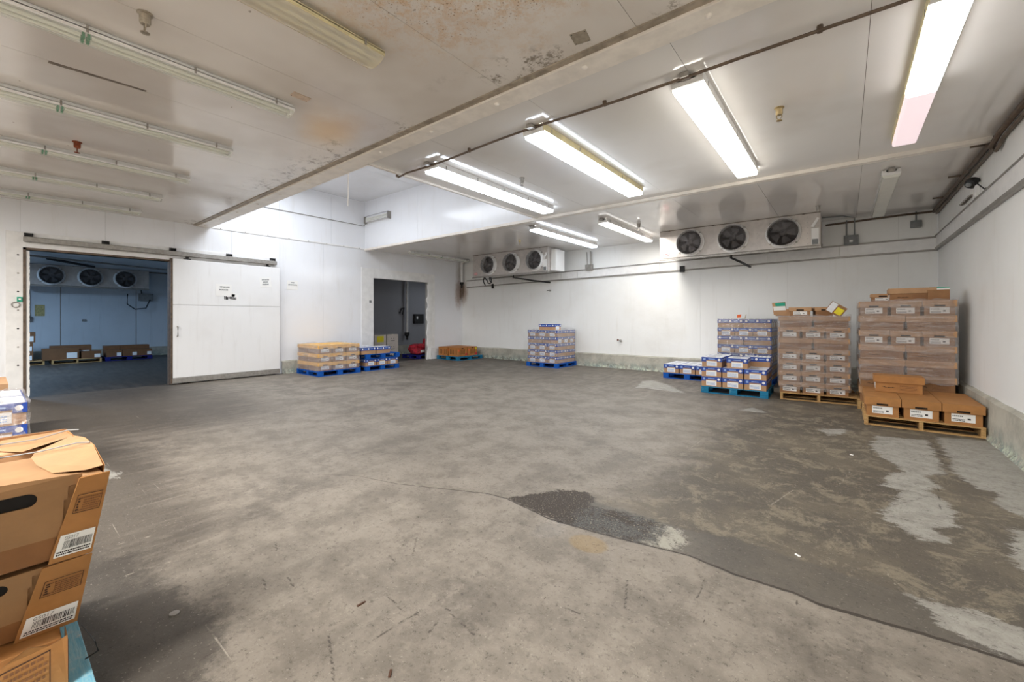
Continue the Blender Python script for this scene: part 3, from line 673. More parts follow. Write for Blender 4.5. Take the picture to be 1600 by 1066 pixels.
# door track
tk = thing('door_track', 'long galvanised sliding door track above wide doorway', 'track', (XL+.1, 2.7, 3.05))
q = MB(); q.box(-.02, .06, -2.24, 2.28, -.055, .05, M['galv']); q.obj('rail', tk, bevel=.012)
for y in (-2.17, -1.1, .03, 1.17, 2.2):
    q = MB(); q.box(-.07, -.06, y-.06, y+.06, .0, .13, M['dark']); q.box(-.06, .03, y-.05, y-.035, .05, .12, M['dark']); q.box(-.06, .03, y+.035, y+.05, .05, .12, M['dark']); q.box(-.06, .03, y-.05, y+.05, .05, .06, M['dark']); q.obj('bracket', tk)
# paper notices
def notice(x, y, z, w, h, lines, label, tilt=0, torn=False):
    t_ = thing('paper_notice', label, 'notice', (x, y, z))
    q = MB(); q.add([(0.001, -w/2, -h/2), (.001, w/2, -h/2+.01), (.004, w/2, h/2), (.001, -w/2, h/2)], [(0, 1, 2, 3)], M['white'])
    q.add([(0.003, -w/2, -h/2), (.003, w/2, -h/2+.01), (.006, w/2, h/2), (.003, -w/2, h/2)], [(0, 1, 2, 3)], M['white']); q.obj('sheet', t_)
    q = MB(); rr = random.Random(int(y*100))
    for i, (a, c) in enumerate(lines):
        zz = h*.28-i*h*.24; yy = a*w
        while yy < c*w:
            l = rr.uniform(.012, .03); q.box(.007, .0085, yy, yy+l*.7, zz-.012+rr.uniform(-.006, 0), zz+.012+rr.uniform(0, .006), M['grey']); yy += l
    q.obj('lettering', t_); t_.rotation_euler = (tilt, 0, 0)
    return t_
notice(XL+.165, 3.72, 2.24, .34, .30, [(-.25, .3), (-.3, .25)], 'white paper notice on sliding door, nearer the doorway')
notice(XL+.165, 4.68, 2.5, .28, .26, [(-.3, .3), (-.2, .2), (-.3, .25)], 'white paper notice near the right end of the sliding door', .1)
notice(XL+.003, 5.45, 2.48, .30, .26, [(-.12, .15), (-.38, .38)], 'white paper notice taped to wall right of sliding door')
b = MB(); rr = random.Random(8)
for k in range(9): b.box(0, .004, -.13+.03*k, -.108+.03*k, rr.uniform(-.05, -.02), rr.uniform(.01, .04), M['ink'])
one('torn_sticker', 'black lettered torn sticker under left paper notice on door', 'sticker', b, loc=(XL+.165, 3.86, 2.06))
b = MB(); b.box(0, .002, -.16, .12, -.04, .06, M['white']); b.box(0, .002, .05, .2, -.12, .02, M['white'])
one('tape_patch', 'white torn tape patch between notice and black sticker on door', 'tape', b, loc=(XL+.165, 3.84, 2.13))
# second doorway trim
b = MB(); b.box(XL, XL+.02, 7.62, 8.06, 0, 3.2, M['whitemetal']); fr = struct(b.obj('door_frame_2', bevel=.003))
b = MB(); b.box(XL, XL+.02, 8.06, 10.38, 2.88, 3.2, M['whitemetal']); b.obj('header', fr, bevel=.003)
b = MB(); b.box(XL, XL+.02, 10.38, 10.72, 0, 3.2, M['whitemetal']); b.obj('side_casing', fr, bevel=.003)
b = MB(); rr = random.Random(11); z = .0; prev = 10.30
while z < 2.8:
    nx = 10.33+rr.uniform(-.06, .05); b.hexa([(XL+.02, prev, z), (XL+.05, prev+.02, z), (XL+.05, 10.48, z), (XL+.02, 10.48, z), (XL+.02, nx, z+.14), (XL+.05, nx+.02, z+.14), (XL+.05, 10.48, z+.14), (XL+.02, 10.48, z+.14)], M['whitemetal']); prev = nx; z += .14
b.box(XL+.0, XL+.10, 10.45, 10.85, .0, .42, M['whitemetal'])
b.obj('torn_jamb_cover', fr)
b = MB(); b.box(XL+.02, XL+.03, 7.9, 7.98, 2.05, 2.13, M['grey']); one('wall_button', 'small grey wall plate left of far doorway', 'switch', b)

# ------------------------------------------------------------------ evaporator units
def evaporator(loc, rz, L, label, group, cx, boxside=1, z1=.73):
    t_ = thing('evaporator_unit', label, 'cooling unit', loc, rz, group)   # local front = -Y, origin: front bottom left corner
    H = z1; Dp = .72
    q = MB(); q.hexa([(0, .03, .0), (L, .03, .0), (L, Dp, .16), (0, Dp, .16), (0, .03, H), (L, .03, H), (L, Dp, H), (0, Dp, H)], M['evap']); q.obj('casing', t_, bevel=.006)
    q = MB(); q.box(0, L, .0, .03, .03, H, M['evap']); q.obj('front_panel', t_, bevel=.004)
    q = MB(); q.hexa([(-.01, -.015, -.03), (L+.01, -.015, -.03), (L+.01, Dp, .10), (-.01, Dp, .10), (-.01, -.015, .02), (L+.01, -.015, .02), (L+.01, Dp, .155), (-.01, Dp, .155)], M['galv']); q.obj('drain_pan', t_, bevel=.004)
    r = .305
    for c in cx:
        z = H*.50
        q = MB(); q.lathe((c, 0, z), (0, -1, 0), [(r+.035, 0), (r+.03, .012), (r+.004, .02), (r, .13), (r-.012, .135), (r-.014, .02), (r-.02, -.02)], M['whitemetal'], 40); sh = q.obj('fan_shroud', t_, smooth=True)
        q = MB(); q.lathe((c, 0.0, z), (0, -1, 0), [(r-.012, .0), (0, .0)], M['cavity'], 32); q.obj('fan_shade_disc', sh)  # flat dark disc painted as the shaded inside of the fan box
        q = MB()
        for k in range(5):
            a = 2*math.pi*k/5
            pr = []
            for rad, w0, w1 in ((.07, -.35, .35), (.16, -.42, .40), (.24, -.36, .42)):
                pr.append(((c+rad*math.cos(a+w0), -.055, z+rad*math.sin(a+w0)), (c+rad*math.cos(a+w1), -.02, z+rad*math.sin(a+w1))))
            for i in range(2): q.poly([pr[i][0], pr[i][1], pr[i+1][1], pr[i+1][0]], M['evap_dark'])
        q.lathe((c, 0, z), (0, -1, 0), [(.075, .0), (.075, .05), (.05, .07), (0, .075)], M['evap_dark'], 20); q.obj('fan_blades', sh)
        q = MB()
        for rad in [.03+.0125*i for i in range(23)]:
            yy = -.135-.012*math.cos(rad/r*1.4)
            q.tube([(c+rad*math.cos(x), yy, z+rad*math.sin(x)) for x in [i*2*math.pi/36 for i in range(37)]], .0021, M['mesh'], 3, False)
        for k in range(8):
            a = k*math.pi/4+.2; q.tube([(c+.03*math.cos(a), -.147, z+.03*math.sin(a)), (c+(r+.01)*math.cos(a), -.137, z+(r+.01)*math.sin(a))], .003, M['mesh'], 4)
        q.obj('fan_guard', sh)
        q = MB()
        for k in range(4):
            a = math.pi/4+k*math.pi/2; q.box(c+(r+.04)*math.cos(a)-.02, c+(r+.04)*math.cos(a)+.02, -.03, 0, z+(r+.02)*math.sin(a)-.015, z+(r+.02)*math.sin(a)+.015, M['galv'])
        q.obj('guard_clip', sh)
    q = MB()
    for x in (cx[0]+(cx[1]-cx[0])/2, cx[1]+(cx[2]-cx[1])/2, cx[2]+.44, .14):
        for k in range(6): q.lathe((x, 0, .08+.115*k), (0, -1, 0), [(.007, 0), (.005, .006), (0, .007)], M['greytrim'], 6)
    q.obj('rivet', t_, kind='stuff')
    # oval badge
    q = MB(); ov = lambda a, c_, y: [(.16+a*math.cos(x), y, .13+c_*math.sin(x)) for x in [i*2*math.pi/24 for i in range(24)]]
    q.poly(ov(.085, .048, -.004)[::-1], M['red']); q.poly(ov(.068, .034, -.006)[::-1], M['white']); q.box(.115, .205, -.0075, -.006, .118, .142, M['red']); q.obj('badge', t_)
    if boxside:
        q = MB(); q.box(L-.16, L-.03, -.02, .0, .05, .40, M['white']); q.box(L-.15, L-.04, -.025, -.02, .05, .17, M['grey']); q.obj('terminal_cover', t_, bevel=.003)
        q = MB(); q.hexa([(L-.17, -.03, .44), (L-.12, -.03, .42), (L-.12, 0, .42), (L-.17, 0, .44), (L-.06, -.03, .62), (L-.02, -.03, .6), (L-.02, 0, .6), (L-.06, 0, .62)], M['white']); q.obj('cable_duct', t_)
    q = MB()
    for x in (.25, L*.38, L*.66, L-.3): q.box(x-.02, x+.02, -.02, .03, H-.02, H+.035, M['darktrim'])
    q.obj('hanger', t_)
    q = MB(); q.box(0, L, -.012, .01, H-.012, H+.004, M['darktrim']); q.obj('top_seal', t_)
    return t_
evaporator((-3.79, 11.0, 3.065), 0, 3.39, 'large three-fan white evaporator unit on right half of back wall', 'evaporator units', (.75, 1.72, 2.72), z1=.735)
evaporator((-10.55, 11.0, 3.0), 0, 3.25, 'three-fan evaporator unit near the far left corner', 'evaporator units', (.81, 1.81, 2.78), z1=.80)
evaporator((-21.5, .70, 2.66), R(90), 3.35, 'three-fan evaporator unit inside the blue cold room', 'evaporator units', (.75, 1.71, 2.65), 0, z1=.74)

# drain pipes, straps and brackets below the units
b = MB(); b.tube([(-2.15, 11.25, 3.08), (-2.15, 11.2, 3.0), (-1.95, 11.3, 2.89), (-1.9, YB, 2.86)], .028, M['dark'], 8)
one('drain_pipe', 'black bent drain pipe under the right evaporator unit', 'pipe', b)
b = MB(); b.tube([(-8.85, 11.25, 3.02), (-8.85, 11.2, 2.93), (-8.3, 11.7, 2.82), (-8.0, YB, 2.78)], .028, M['dark'], 8)
one('drain_pipe', 'black bent drain pipe under the left evaporator unit', 'pipe', b)
b = MB(); b.box(-3.62, -3.50, YB-.10, YB-.03, 2.83, 3.0, M['dark']); one('pipe_bracket', 'black bracket on wall below left end of right evaporator', 'bracket', b)
b = MB()
for pts in ([(-9.98, 10.98, 2.97), (-10.0, 10.96, 2.86), (-9.96, 10.96, 2.78), (-9.9, 10.96, 2.70)], [(-9.95, 10.98, 2.97), (-9.8, 10.97, 2.84), (-9.78, 10.97, 2.76), (-9.68, 10.97, 2.74), (-9.62, 10.97, 2.85), (-9.66, 10.98, 2.97)], [(-9.72, 10.98, 2.97), (-9.68, 10.96, 2.84), (-9.6, 10.96, 2.78)]):
    b.tube(pts, .02, M['dark'], 6)
one('cable_bundle', 'black cables hanging under the left evaporator unit', 'cables', b)
b = MB(); b.box(-10.62, -10.55, YB-.09, YB-.03, 2.68, 2.86, M['dark']); one('pipe_bracket', 'small black bracket on back wall beside the far corner', 'bracket', b)
# cold room details
b = MB(); b.tube([(-22.4, .93, 2.66), (-22.4, .93, 1.62)], .03, M['dark'], 8); b.box(-22.5, -22.35, .80, 1.0, 1.48, 1.64, M['dark']); one('wall_pipe', 'black vertical pipe with box on blue cold room wall', 'pipe', b)
b = MB(); b.box(-22.584, -22.575, 1.12, 1.36, 1.62, 2.02, simple('yellow_stain', srgb(176, 164, 110), .6, 0, .3, 30)); one('wall_plate', 'yellowed torn plate on blue wall beside black pipe', 'plate', b)
b = MB(); b.box(-22.5, -22.4, 3.9, 4.35, 2.25, 2.55, M['grey']); b.tube([(-22.45, 4.0, 2.5), (-22.45, 3.9, 3.38)], .02, M['dark'], 6)
b.tube([(-22.4, 4.25, 2.3), (-22.3, 4.1, 1.95), (-22.2, 3.75, 1.9), (-22.1, 3.5, 2.1), (-22.0, 3.5, 2.5)], .02, M['dark'], 6)
one('junction_box', 'grey junction box with drooping cable on blue wall', 'junction box', b)
b = MB(); b.box(-22.58, -22.56, 2.3, 2.42, 1.42, 1.5, M['grey']); one('wall_plate', 'small grey plate in middle of blue cold room wall', 'plate', b)
b = MB(); b.tube([(-19, 1.2, 3.36), (-20.6, 2.4, 3.34)], .04, M['dark'], 8); b.tube([(-18, .4, 3.33), (-20.2, 5.5, 3.33)], .03, M['greytrim'], 8); one('ceiling_pipe', 'dark pipe across the cold room ceiling', 'pipe', b)
# side room details
b = MB(); b.tube([(-14.86, 11.4, 3.6), (-14.86, 11.4, .86)], .055, M['whitemetal'], 12); o = one('standpipe', 'white vertical pipe on grey side room wall', 'pipe', b, smooth=True)
b = MB(); b.lathe((-14.86, 11.4, .9), (0, 0, -1), [(.0, -.03), (.10, -.03), (.10, .10), (.05, .16), (.04, .3), (0, .3)], M['dark'], 12); b.obj('valve', o)
b = MB(); b.box(-15.0, -14.9, 11.85, 12.35, 1.3, 1.72, M['dark']); q = MB(); o = one('control_box', 'black control box on grey side room wall', 'control box', b)
q.box(-14.9, -14.895, 11.95, 12.03, 1.5, 1.62, M['white']); q.obj('label_plate', o)
b = MB(); b.tube([(-14.98, 11.1, 1.75), (-14.92, 11.15, 1.95), (-14.9, 11.28, 1.98), (-14.92, 11.2, 1.7)], .03, M['dark'], 6); one('hook', 'dark hook on grey wall left of white pipe', 'hook', b)

# ------------------------------------------------------------------ light fixtures
def fixture(loc, L, label, group, lit=None, lit2=None, W=.2, yellow=False, split=None):
    """hangs below z, runs along +Y from loc"""
    t_ = thing('fluorescent_light', label, 'ceiling light', loc, 0, group)
    hm = M['yellowed'] if yellow else M['whitemetal']
    q = MB(); q.box(-W*.32, W*.32, 0, L, -.045, 0, hm); q.obj('housing', t_, bevel=.004)
    if lit is None:
        q = MB(); q.box(-W*.5, -W*.5+.012, 0, L, -.075, -.035, hm); q.box(W*.5-.012, W*.5, 0, L, -.075, -.035, hm); q.box(-W*.5, W*.5, 0, L, -.05, -.043, hm); q.obj('reflector', t_)
        for x in (-.035, .035):
            for a, c in ((.04, L/2-.03), (L/2+.03, L-.04)):
                q = MB(); q.tube([(x, a, -.078), (x, c, -.078)], .016, M['tube_off'], 10); q.obj('tube', t_, smooth=True)
        q = MB()
        for y in (.02, L/2-.015, L/2+.015, L-.02):
            for x in (-.035, .035): q.box(x-.014, x+.014, y-.008, y+.008, -.10, -.05, M['green'] if abs(y-L/2) < .1 else M['whitemetal'])
        q.obj('lamp_holder', t_)
        n = 10; pr = [(W*.5*math.cos(math.pi*i/n), -.06-.062*math.sin(math.pi*i/n)) for i in range(n+1)]
        q = MB(); vs_ = [(x, y, z) for y in (.005, L-.005) for x, z in pr]
        q.add(vs_, [(i, i+1, n+2+i, n+1+i) for i in range(n)]+[tuple(range(n+1)), tuple(range(n+1, 2*n+2))[::-1]], M['lens_y'] if yellow else M['lens']); q.obj('lens', t_, smooth=True)
    else:
        sp = split or L
        def lens(a, c, mt):
            n = 8; pr = [(-W*.5, -.045)]+[(-W*.5+.02*(1-math.cos(k)), -.105-.02*math.sin(k)) for k in (0, .8, 1.57)]+[(W*.5-.02*(1-math.cos(k)), -.105-.02*math.sin(k)) for k in (1.57, .8, 0)]+[(W*.5, -.045)]
            n = len(pr); q = MB(); q.add([(x, y, z) for y in (a, c) for x, z in pr], [(i, i+1, n+i+1, n+i) for i in range(n-1)]+[tuple(range(n))[::-1], tuple(range(n, 2*n))], mt); q.obj('lens', t_)
        lens(.03, sp, lit)
        if split: lens(sp, L, lit2)
        q = MB(); q.box(-W*.5-.004, W*.5+.004, 0, .03, -.09, -.01, M['whitemetal']); q.obj('end_cap', t_, bevel=.003)
        q = MB(); q.box(-.04, .04, -.09, 0, -.05, -.005, M['galv']); q.obj('junction_block', t_, bevel=.004)
        q = MB(); q.box(-W*.5-.008, -W*.5-.001, 0, L, -.078, 0, hm); q.obj('side_rail', t_)
        q = MB(); q.box(W*.5+.001, W*.5+.008, 0, L, -.078, 0, hm); q.obj('side_rail', t_)
    q = MB(); q.box(-.004, .004, -.008, .008, -.075, -.02, M['galv']); cm = q.mesh('clip')
    for k in range(5):
        for x in (-1, 1): put('clip', cm, t_, (x*(W*.5+.006), L*(.06+.22*k), 0))
    return t_
gU = 'unlit ceiling lights on the low ceiling'
for x, lab in ((-4.62, 'unlit ceiling light nearest the camera of the left row'), (-6.38, 'second unlit ceiling light of the left row'), (-8.2, 'third unlit ceiling light of the left row'), (-9.85, 'fourth unlit ceiling light of the left row'), (-11.5, 'fifth and farthest unlit ceiling light of the left row')):
    fixture((x, -1.05, ZC), 3.08, lab, gU)
fixture((-3.12, -.95, ZC), 3.02, 'yellowed unlit ceiling light at top centre of the low ceiling', gU, yellow=True, W=.26)
gM = 'lit ceiling lights of the middle strip'
fixture((-4.72, 4.03, ZC), 3.08, 'lit bluish ceiling light beside the ceiling recess', gM, M['lit_cool'], W=.27)
fixture((-2.86, 4.0, ZC), 3.05, 'lit bluish ceiling light with yellowed side, second from recess', gM, M['lit_cool'], W=.27, yellow=True)
fixture((-1.15, 4.05, ZC), 3.08, 'lit warm white ceiling light, third from recess', gM, M['lit_neutral'], W=.27)
fixture((.57, 4.05, ZC), 2.98, 'half pinkish ceiling light nearest the right wall', gM, M['lit_white'], M['lit_pink'], W=.22, yellow=True, split=1.5)
gB = 'ceiling lights of the rear strip'
fixture((-5.95, 8.3, ZC), 3.2, 'lit ceiling light right of the left evaporator', gB, M['lit_cool'])
fixture((-4.3, 8.7, ZC), 2.9, 'dimly lit ceiling light left of the right evaporator', gB, M['lit_dim'])
fixture((.55, 8.5, ZC), 3.2, 'unlit ceiling light near the right wall corner', gB, M['tube_off'], W=.2)
fixture((-11.35, 8.8, ZC), 2.8, 'unlit slim ceiling light above the far doorway', gB, W=.14)
area('bright_lamp', (-4.0, 10.3, 3.66), .3, 2.0, 45*ENERGY, NEUT)
# wall light in recess
t_ = thing('wall_light', 'short caged wall light in corner of ceiling recess', 'wall light', (-12.15, YM1, 4.62))
q = MB(); q.box(0, 1.25, -.06, 0, 0, .17, M['whitemetal']); q.obj('housing', t_, bevel=.01)
q = MB(); q.tube([(.05, -.085, .06), (1.2, -.085, .06)], .02, M['tube_off'], 8); q.tube([(.05, -.085, .12), (1.2, -.085, .12)], .02, M['tube_off'], 8); q.obj('tube', t_)
q = MB(); q.box(-.02, .0, -.11, 0, -.02, .19, M['greytrim']); q.box(1.25, 1.28, -.12, 0, -.03, .19, M['greytrim']); q.box(0, 1.25, -.115, -.1, -.012, .0, M['greytrim']); q.box(0, 1.25, -.115, -.1, .18, .192, M['greytrim']); q.obj('cage', t_)
b = MB(); b.tube([(XL+.01, 4.2, 4.55), (XL+.01, 7.7, 4.55), (-12.2, YM1-.02, 4.62)], .012, M['greytrim'], 6); one('conduit', 'thin grey conduit along upper wall of the recess', 'conduit', b)
b = MB(); b.tube([(-5.97, 3.478, 3.85), (-5.97, 3.478, 3.55), (-5.98, 3.478, 3.27)], .010, M['white'], 6); one('pull_cord', 'pale cord hanging from the ceiling recess', 'cord', b)

# ------------------------------------------------------------------ conduits, pipes, boxes
b = MB(); pts = [(-5.46, 4.02, 3.745)]
x = -5.46
for k in range(28): x += .25; pts.append((x, 4.0+.015*math.sin(x*2.4), 3.765+.012*math.sin(x*1.7)))
b.tube(pts, .014, M['brownpipe'], 8); o = one('cable_conduit', 'dark cable run across ceiling linking the lit fixtures', 'conduit', b, smooth=True)
for x in (-5.46, -3.9, -1.95, -.15, 1.3):
    q = MB(); q.lathe((x, 4.0, ZC), (0, 0, -1), [(.022, 0), (.022, .05), (0, .055)], M['brownpipe'], 8); q.obj('clip', o)
b = MB(); b.tube([(XR-.07, YN+.5, 3.74), (XR-.07, 7.45, 3.74), (XR-.09, 7.7, 3.66), (XR-.07, 7.95, 3.74), (XR-.07, YB-.07, 3.74)], .032, M['brownpipe'], 8)
b.tube([(XR-.025, YN+.5, 3.70), (XR-.025, 7.5, 3.70), (XR-.05, 7.7, 3.6), (XR-.025, 7.9, 3.70), (XR-.025, YB-.07, 3.70)], .022, M['darktrim'], 8)
o = one('ceiling_pipe', 'twin dark brown pipes along top of the right wall', 'pipe', b, smooth=True)
for y in (8.0, 9.5, 11.0):
    q = MB(); q.box(XR-.22, XR-.04, y-.015, y+.015, 3.765, 3.79, M['darktrim']); q.obj('pipe_hanger', o)
b = MB(); b.tube([(XR-.09, YB-.06, 3.74), (.9, YB-.05, 3.74), (-.35, YB-.05, 3.70)], .022, M['brownpipe'], 8); one('ceiling_pipe', 'dark pipe along top of back wall beside right corner', 'pipe', b)
def jbox(x, y, z, w, h, d, label, mt='grey', cond=()):
    t_ = thing('junction_box', label, 'junction box', (x, y, z))
    q = MB(); q.box(-w/2, w/2, -d, 0, -h/2, h/2, M[mt]); q.obj('box_body', t_, bevel=.006)
    q = MB(); q.box(-w/2+.02, w/2-.02, -d-.008, -d, -h/2+.02, h/2-.02, M[mt]); q.obj('cover', t_, bevel=.003)
    for pts in cond:
        q = MB(); q.tube(pts, .014, M[mt], 7); q.obj('conduit', t_)
    return t_
o = jbox(.11, YB, 3.30, .26, .22, .12, 'grey junction box with two conduits right of the evaporator', 'grey', ([(-.08, -.06, .1), (-.08, -.06, .46)], [(.06, -.07, .1), (.06, -.07, .50), (-.15, -.5, .48), (-.55, -.7, .46)]))
q = MB(); q.box(-.03, .03, -.135, -.128, -.05, 0, M['white']); q.obj('label_plate', o)
jbox(1.17, YB, 3.52, .17, .15, .08, 'small grey junction box on back wall near right corner', 'grey', ([(0, -.05, .07), (0, -.05, .26)],))
jbox(-6.45, YB-.03, 3.18, .24, .18, .1, 'small grey junction box between the two evaporators', 'galv', ([(-.06, -.06, .08), (-.08, -.06, .5)], [(.05, -.06, .08), (.05, -.06, .52)], [(.1, -.06, .08), (.1, -.06, .5)]))
b = MB(); b.box(-7.29, -7.10, 11.15, 11.68, 3.05, 3.72, M['white']); one('control_box', 'pale electrical box on right end of left evaporator', 'control box', b, bevel=.01)
# security camera on right wall
t_ = thing('security_camera', 'black dome security camera high on the right wall', 'security camera', (XR, 8.78, 3.42))
q = MB(); q.box(-.06, 0, -.06, .06, -.16, .05, M['whitemetal']); q.obj('mount', t_, bevel=.008)
q = MB(); q.lathe((-.07, 0, .06), (-.55, -.6, -.35), [(0, -.09), (.05, -.075), (.075, -.03), (.078, .02), (.06, .06), (.0, .08)], M['dark'], 20); q.obj('camera_head', t_, smooth=True)
q = MB(); q.lathe((-.11, -.045, .035), (-.55, -.6, -.35), [(.032, 0), (.032, .025), (0, .03)], M['grey'], 16); q.obj('lens', t_)
b = MB(); b.tube([(XR-.05, 8.75, 3.48), (XR-.012, 8.45, 3.30), (XR-.012, 8.36, 3.27)], .008, M['dark'], 6); b.lathe((XR-.012, 8.36, 3.27), (1, 0, 0), [(.03, -.01), (.03, .01)], M['dark'], 8)
one('camera_cable', 'short black cable beside the security camera', 'cable', b)
b = MB(); b.box(XR-.04, XR, 9.1, 9.8, 3.38, 3.56, M['whitemetal']); b.box(XR-.055, XR-.01, 9.1, 9.8, 3.36, 3.38, M['darktrim']); one('wall_sign', 'small white wall bracket left of security camera', 'wall bracket', b, bevel=.004)
b = MB(); b.tube([(XR-.012, 3, 3.27), (XR-.012, 9.4, 3.265)], .007, M['brownpipe'], 6); one('thin_cable', 'thin cable stapled along the right wall cover board', 'cable', b)
# sprinklers
def sprinkler(x, y, s, mt, label, z=ZC):
    t_ = thing('sprinkler_head', label, 'sprinkler', (x, y, z)); s *= .72
    q = MB(); q.lathe((0, 0, 0), (0, 0, -1), [(.05*s, 0), (.05*s, .008), (.036*s, .012), (.036*s, .07*s), (.028*s, .085*s), (0, .085*s)], mt, 16); q.obj('body', t_, smooth=True)
    q = MB()
    for sx in (-1, 1): q.tube([(sx*.024*s, 0, -.08*s), (sx*.026*s, 0, -.11*s), (0, 0, -.14*s)], .005*s, mt, 5)
    q.lathe((0, 0, -.145*s), (0, 0, -1), [(0, -.004), (.03*s, 0), (.03*s, .004), (0, .006)], mt, 14); q.obj('deflector', t_)
sprinkler(-4.05, .74, 1.35, simple('tarnished_nickel', srgb(168, 158, 142), .4, .4, .25, 30), 'tarnished sprinkler head on low ceiling above nearest unlit light')
sprinkler(-7.68, .74, 1.3, M['rust'], 'rusty brown sprinkler head on low ceiling between unlit lights')
sprinkler(-.55, 5.29, 1.3, M['brass'], 'brass sprinkler head right of the warm white ceiling light')
sprinkler(-4.06, 5.37, 1.2, M['galv'], 'grey sprinkler head between the two bluish lit lights')
sprinkler(-3.86, 9.74, 1.4, M['galv'], 'grey sprinkler head left of right evaporator unit')
sprinkler(-7.34, 9.6, 1.2, M['brass'], 'small sprinkler head in front of left evaporator unit')
sprinkler(-.42, 10.4, 1.3, M['galv'], 'grey sprinkler head above right end of right evaporator unit')
# repair plates and gash on low ceiling
def plate(x, y, w, d, rz, label, mt):
    q = MB(); q.box(-w/2, w/2, -d/2, d/2, -.006, 0, mt)
    for sx in (-1, 1):
        for sy in (-1, 1): q.lathe((sx*(w/2-.012), sy*(d/2-.012), -.006), (0, 0, -1), [(.005, 0), (0, .004)], M['dark'], 6)
    one('repair_plate', label, 'repair plate', q, loc=(x, y, ZC), rot=(0, 0, rz))
plate(-4.33, 2.0, .10, .17, 0, 'small tan repair plate near end of nearest unlit light', simple('tan_plate', srgb(200, 178, 156), .4, 0, .1, 20))
plate(-1.66, 2.97, .13, .14, .2, 'small grey repair plate beside the main beam', simple('grey_plate', srgb(150, 140, 124), .5, 0, .2, 20))
b = MB(); b.hexa([(-5.50, .35, ZC-.003), (-5.45, .35, ZC-.003), (-5.41, 1.0, ZC-.003), (-5.44, 1.0, ZC-.003), (-5.50, .35, ZC+.001), (-5.45, .35, ZC+.001), (-5.41, 1.0, ZC+.001), (-5.44, 1.0, ZC+.001)], M['darktrim']); one('ceiling_slot', 'long dark slot in low ceiling between first two unlit lights', 'slot', b)
b = MB(); b.tube([(-5.41, YB, .86), (-5.41, YB-.05, .86), (-5.36, YB-.06, .84)], .03, M['galv'], 8); b.lathe((-5.5, YB, .87), (0, -1, 0), [(.03, 0), (.02, .03), (0, .03)], M['rust'], 8); one('pipe_stub', 'small rusty pipe stub low on the back wall', 'pipe stub', b)
b = MB(); b.lathe((-7.99, YB, 2.5), (0, -1, 0), [(.03, 0), (.03, .05), (0, .06)], M['galv'], 8); b.tube([(-8.12, YB-.01, 2.5), (-7.99, YB-.03, 2.5)], .01, M['dark'], 6); one('wall_bolt', 'small bolt on back wall under left evaporator', 'bolt', b)

# ------------------------------------------------------------------ pallets
def block_pallet(loc, rz, W, Dd, mat, label, group='pallets', H=.14, deck=None):
    t_ = thing('pallet', label, 'pallet', loc, rz, group); deck = deck or mat
    n = 7; bw = Dd/n*.82
    for k in range(n):
        y = (Dd-bw)*k/(n-1)-Dd/2; q = MB(); q.box(-W/2, W/2, y, y+bw, H-.018, H, deck); q.obj('deck_board', t_, bevel=.002)
    for x in (-W/2, -.07, W/2-.14):
        q = MB(); q.box(x, x+.14, -Dd/2, Dd/2, H-.036, H-.018, mat); q.obj('stringer_board', t_)
        q = MB(); q.box(x, x+.14, -Dd/2, Dd/2, 0, .016, mat); q.obj('bottom_board', t_)
        for y in (-Dd/2, -.05, Dd/2-.1):
            q = MB(); q.box(x, x+.14, y, y+.1, .016, H-.036, mat); q.obj('block', t_, bevel=.003)
    for y in (-Dd/2, Dd/2-.1):
        q = MB(); q.box(-W/2+.14, -.07, y, y+.1, 0, .016, mat); q.obj('bottom_board', t_); q = MB(); q.box(.07, W/2-.14, y, y+.1, 0, .016, mat); q.obj('bottom_board', t_)
    return t_
def stringer_pallet(loc, rz, W, Dd, mat, label, group='pallets', H=.14):
    t_ = thing('pallet', label, 'pallet', loc, rz, group)
    n = 7; bw = .09
    for k in range(n):
        y = (Dd-bw)*k/(n-1)-Dd/2; q = MB(); q.box(-W/2, W/2, y, y+bw, H-.018, H, mat); q.obj('deck_board', t_, bevel=.002)
    for k in (0, 2, 3, 4, 6):
        y = (Dd-bw)*k/(n-1)-Dd/2; q = MB(); q.box(-W/2, W/2, y, y+bw, 0, .016, mat); q.obj('bottom_board', t_, bevel=.002)
    for x in (-W/2+.002, -.022, W/2-.046):
        q = MB(); q.box(x, x+.044, -Dd/2+.002, Dd/2-.002, .016, H-.018, mat); q.obj('stringer', t_, bevel=.002)
    return t_

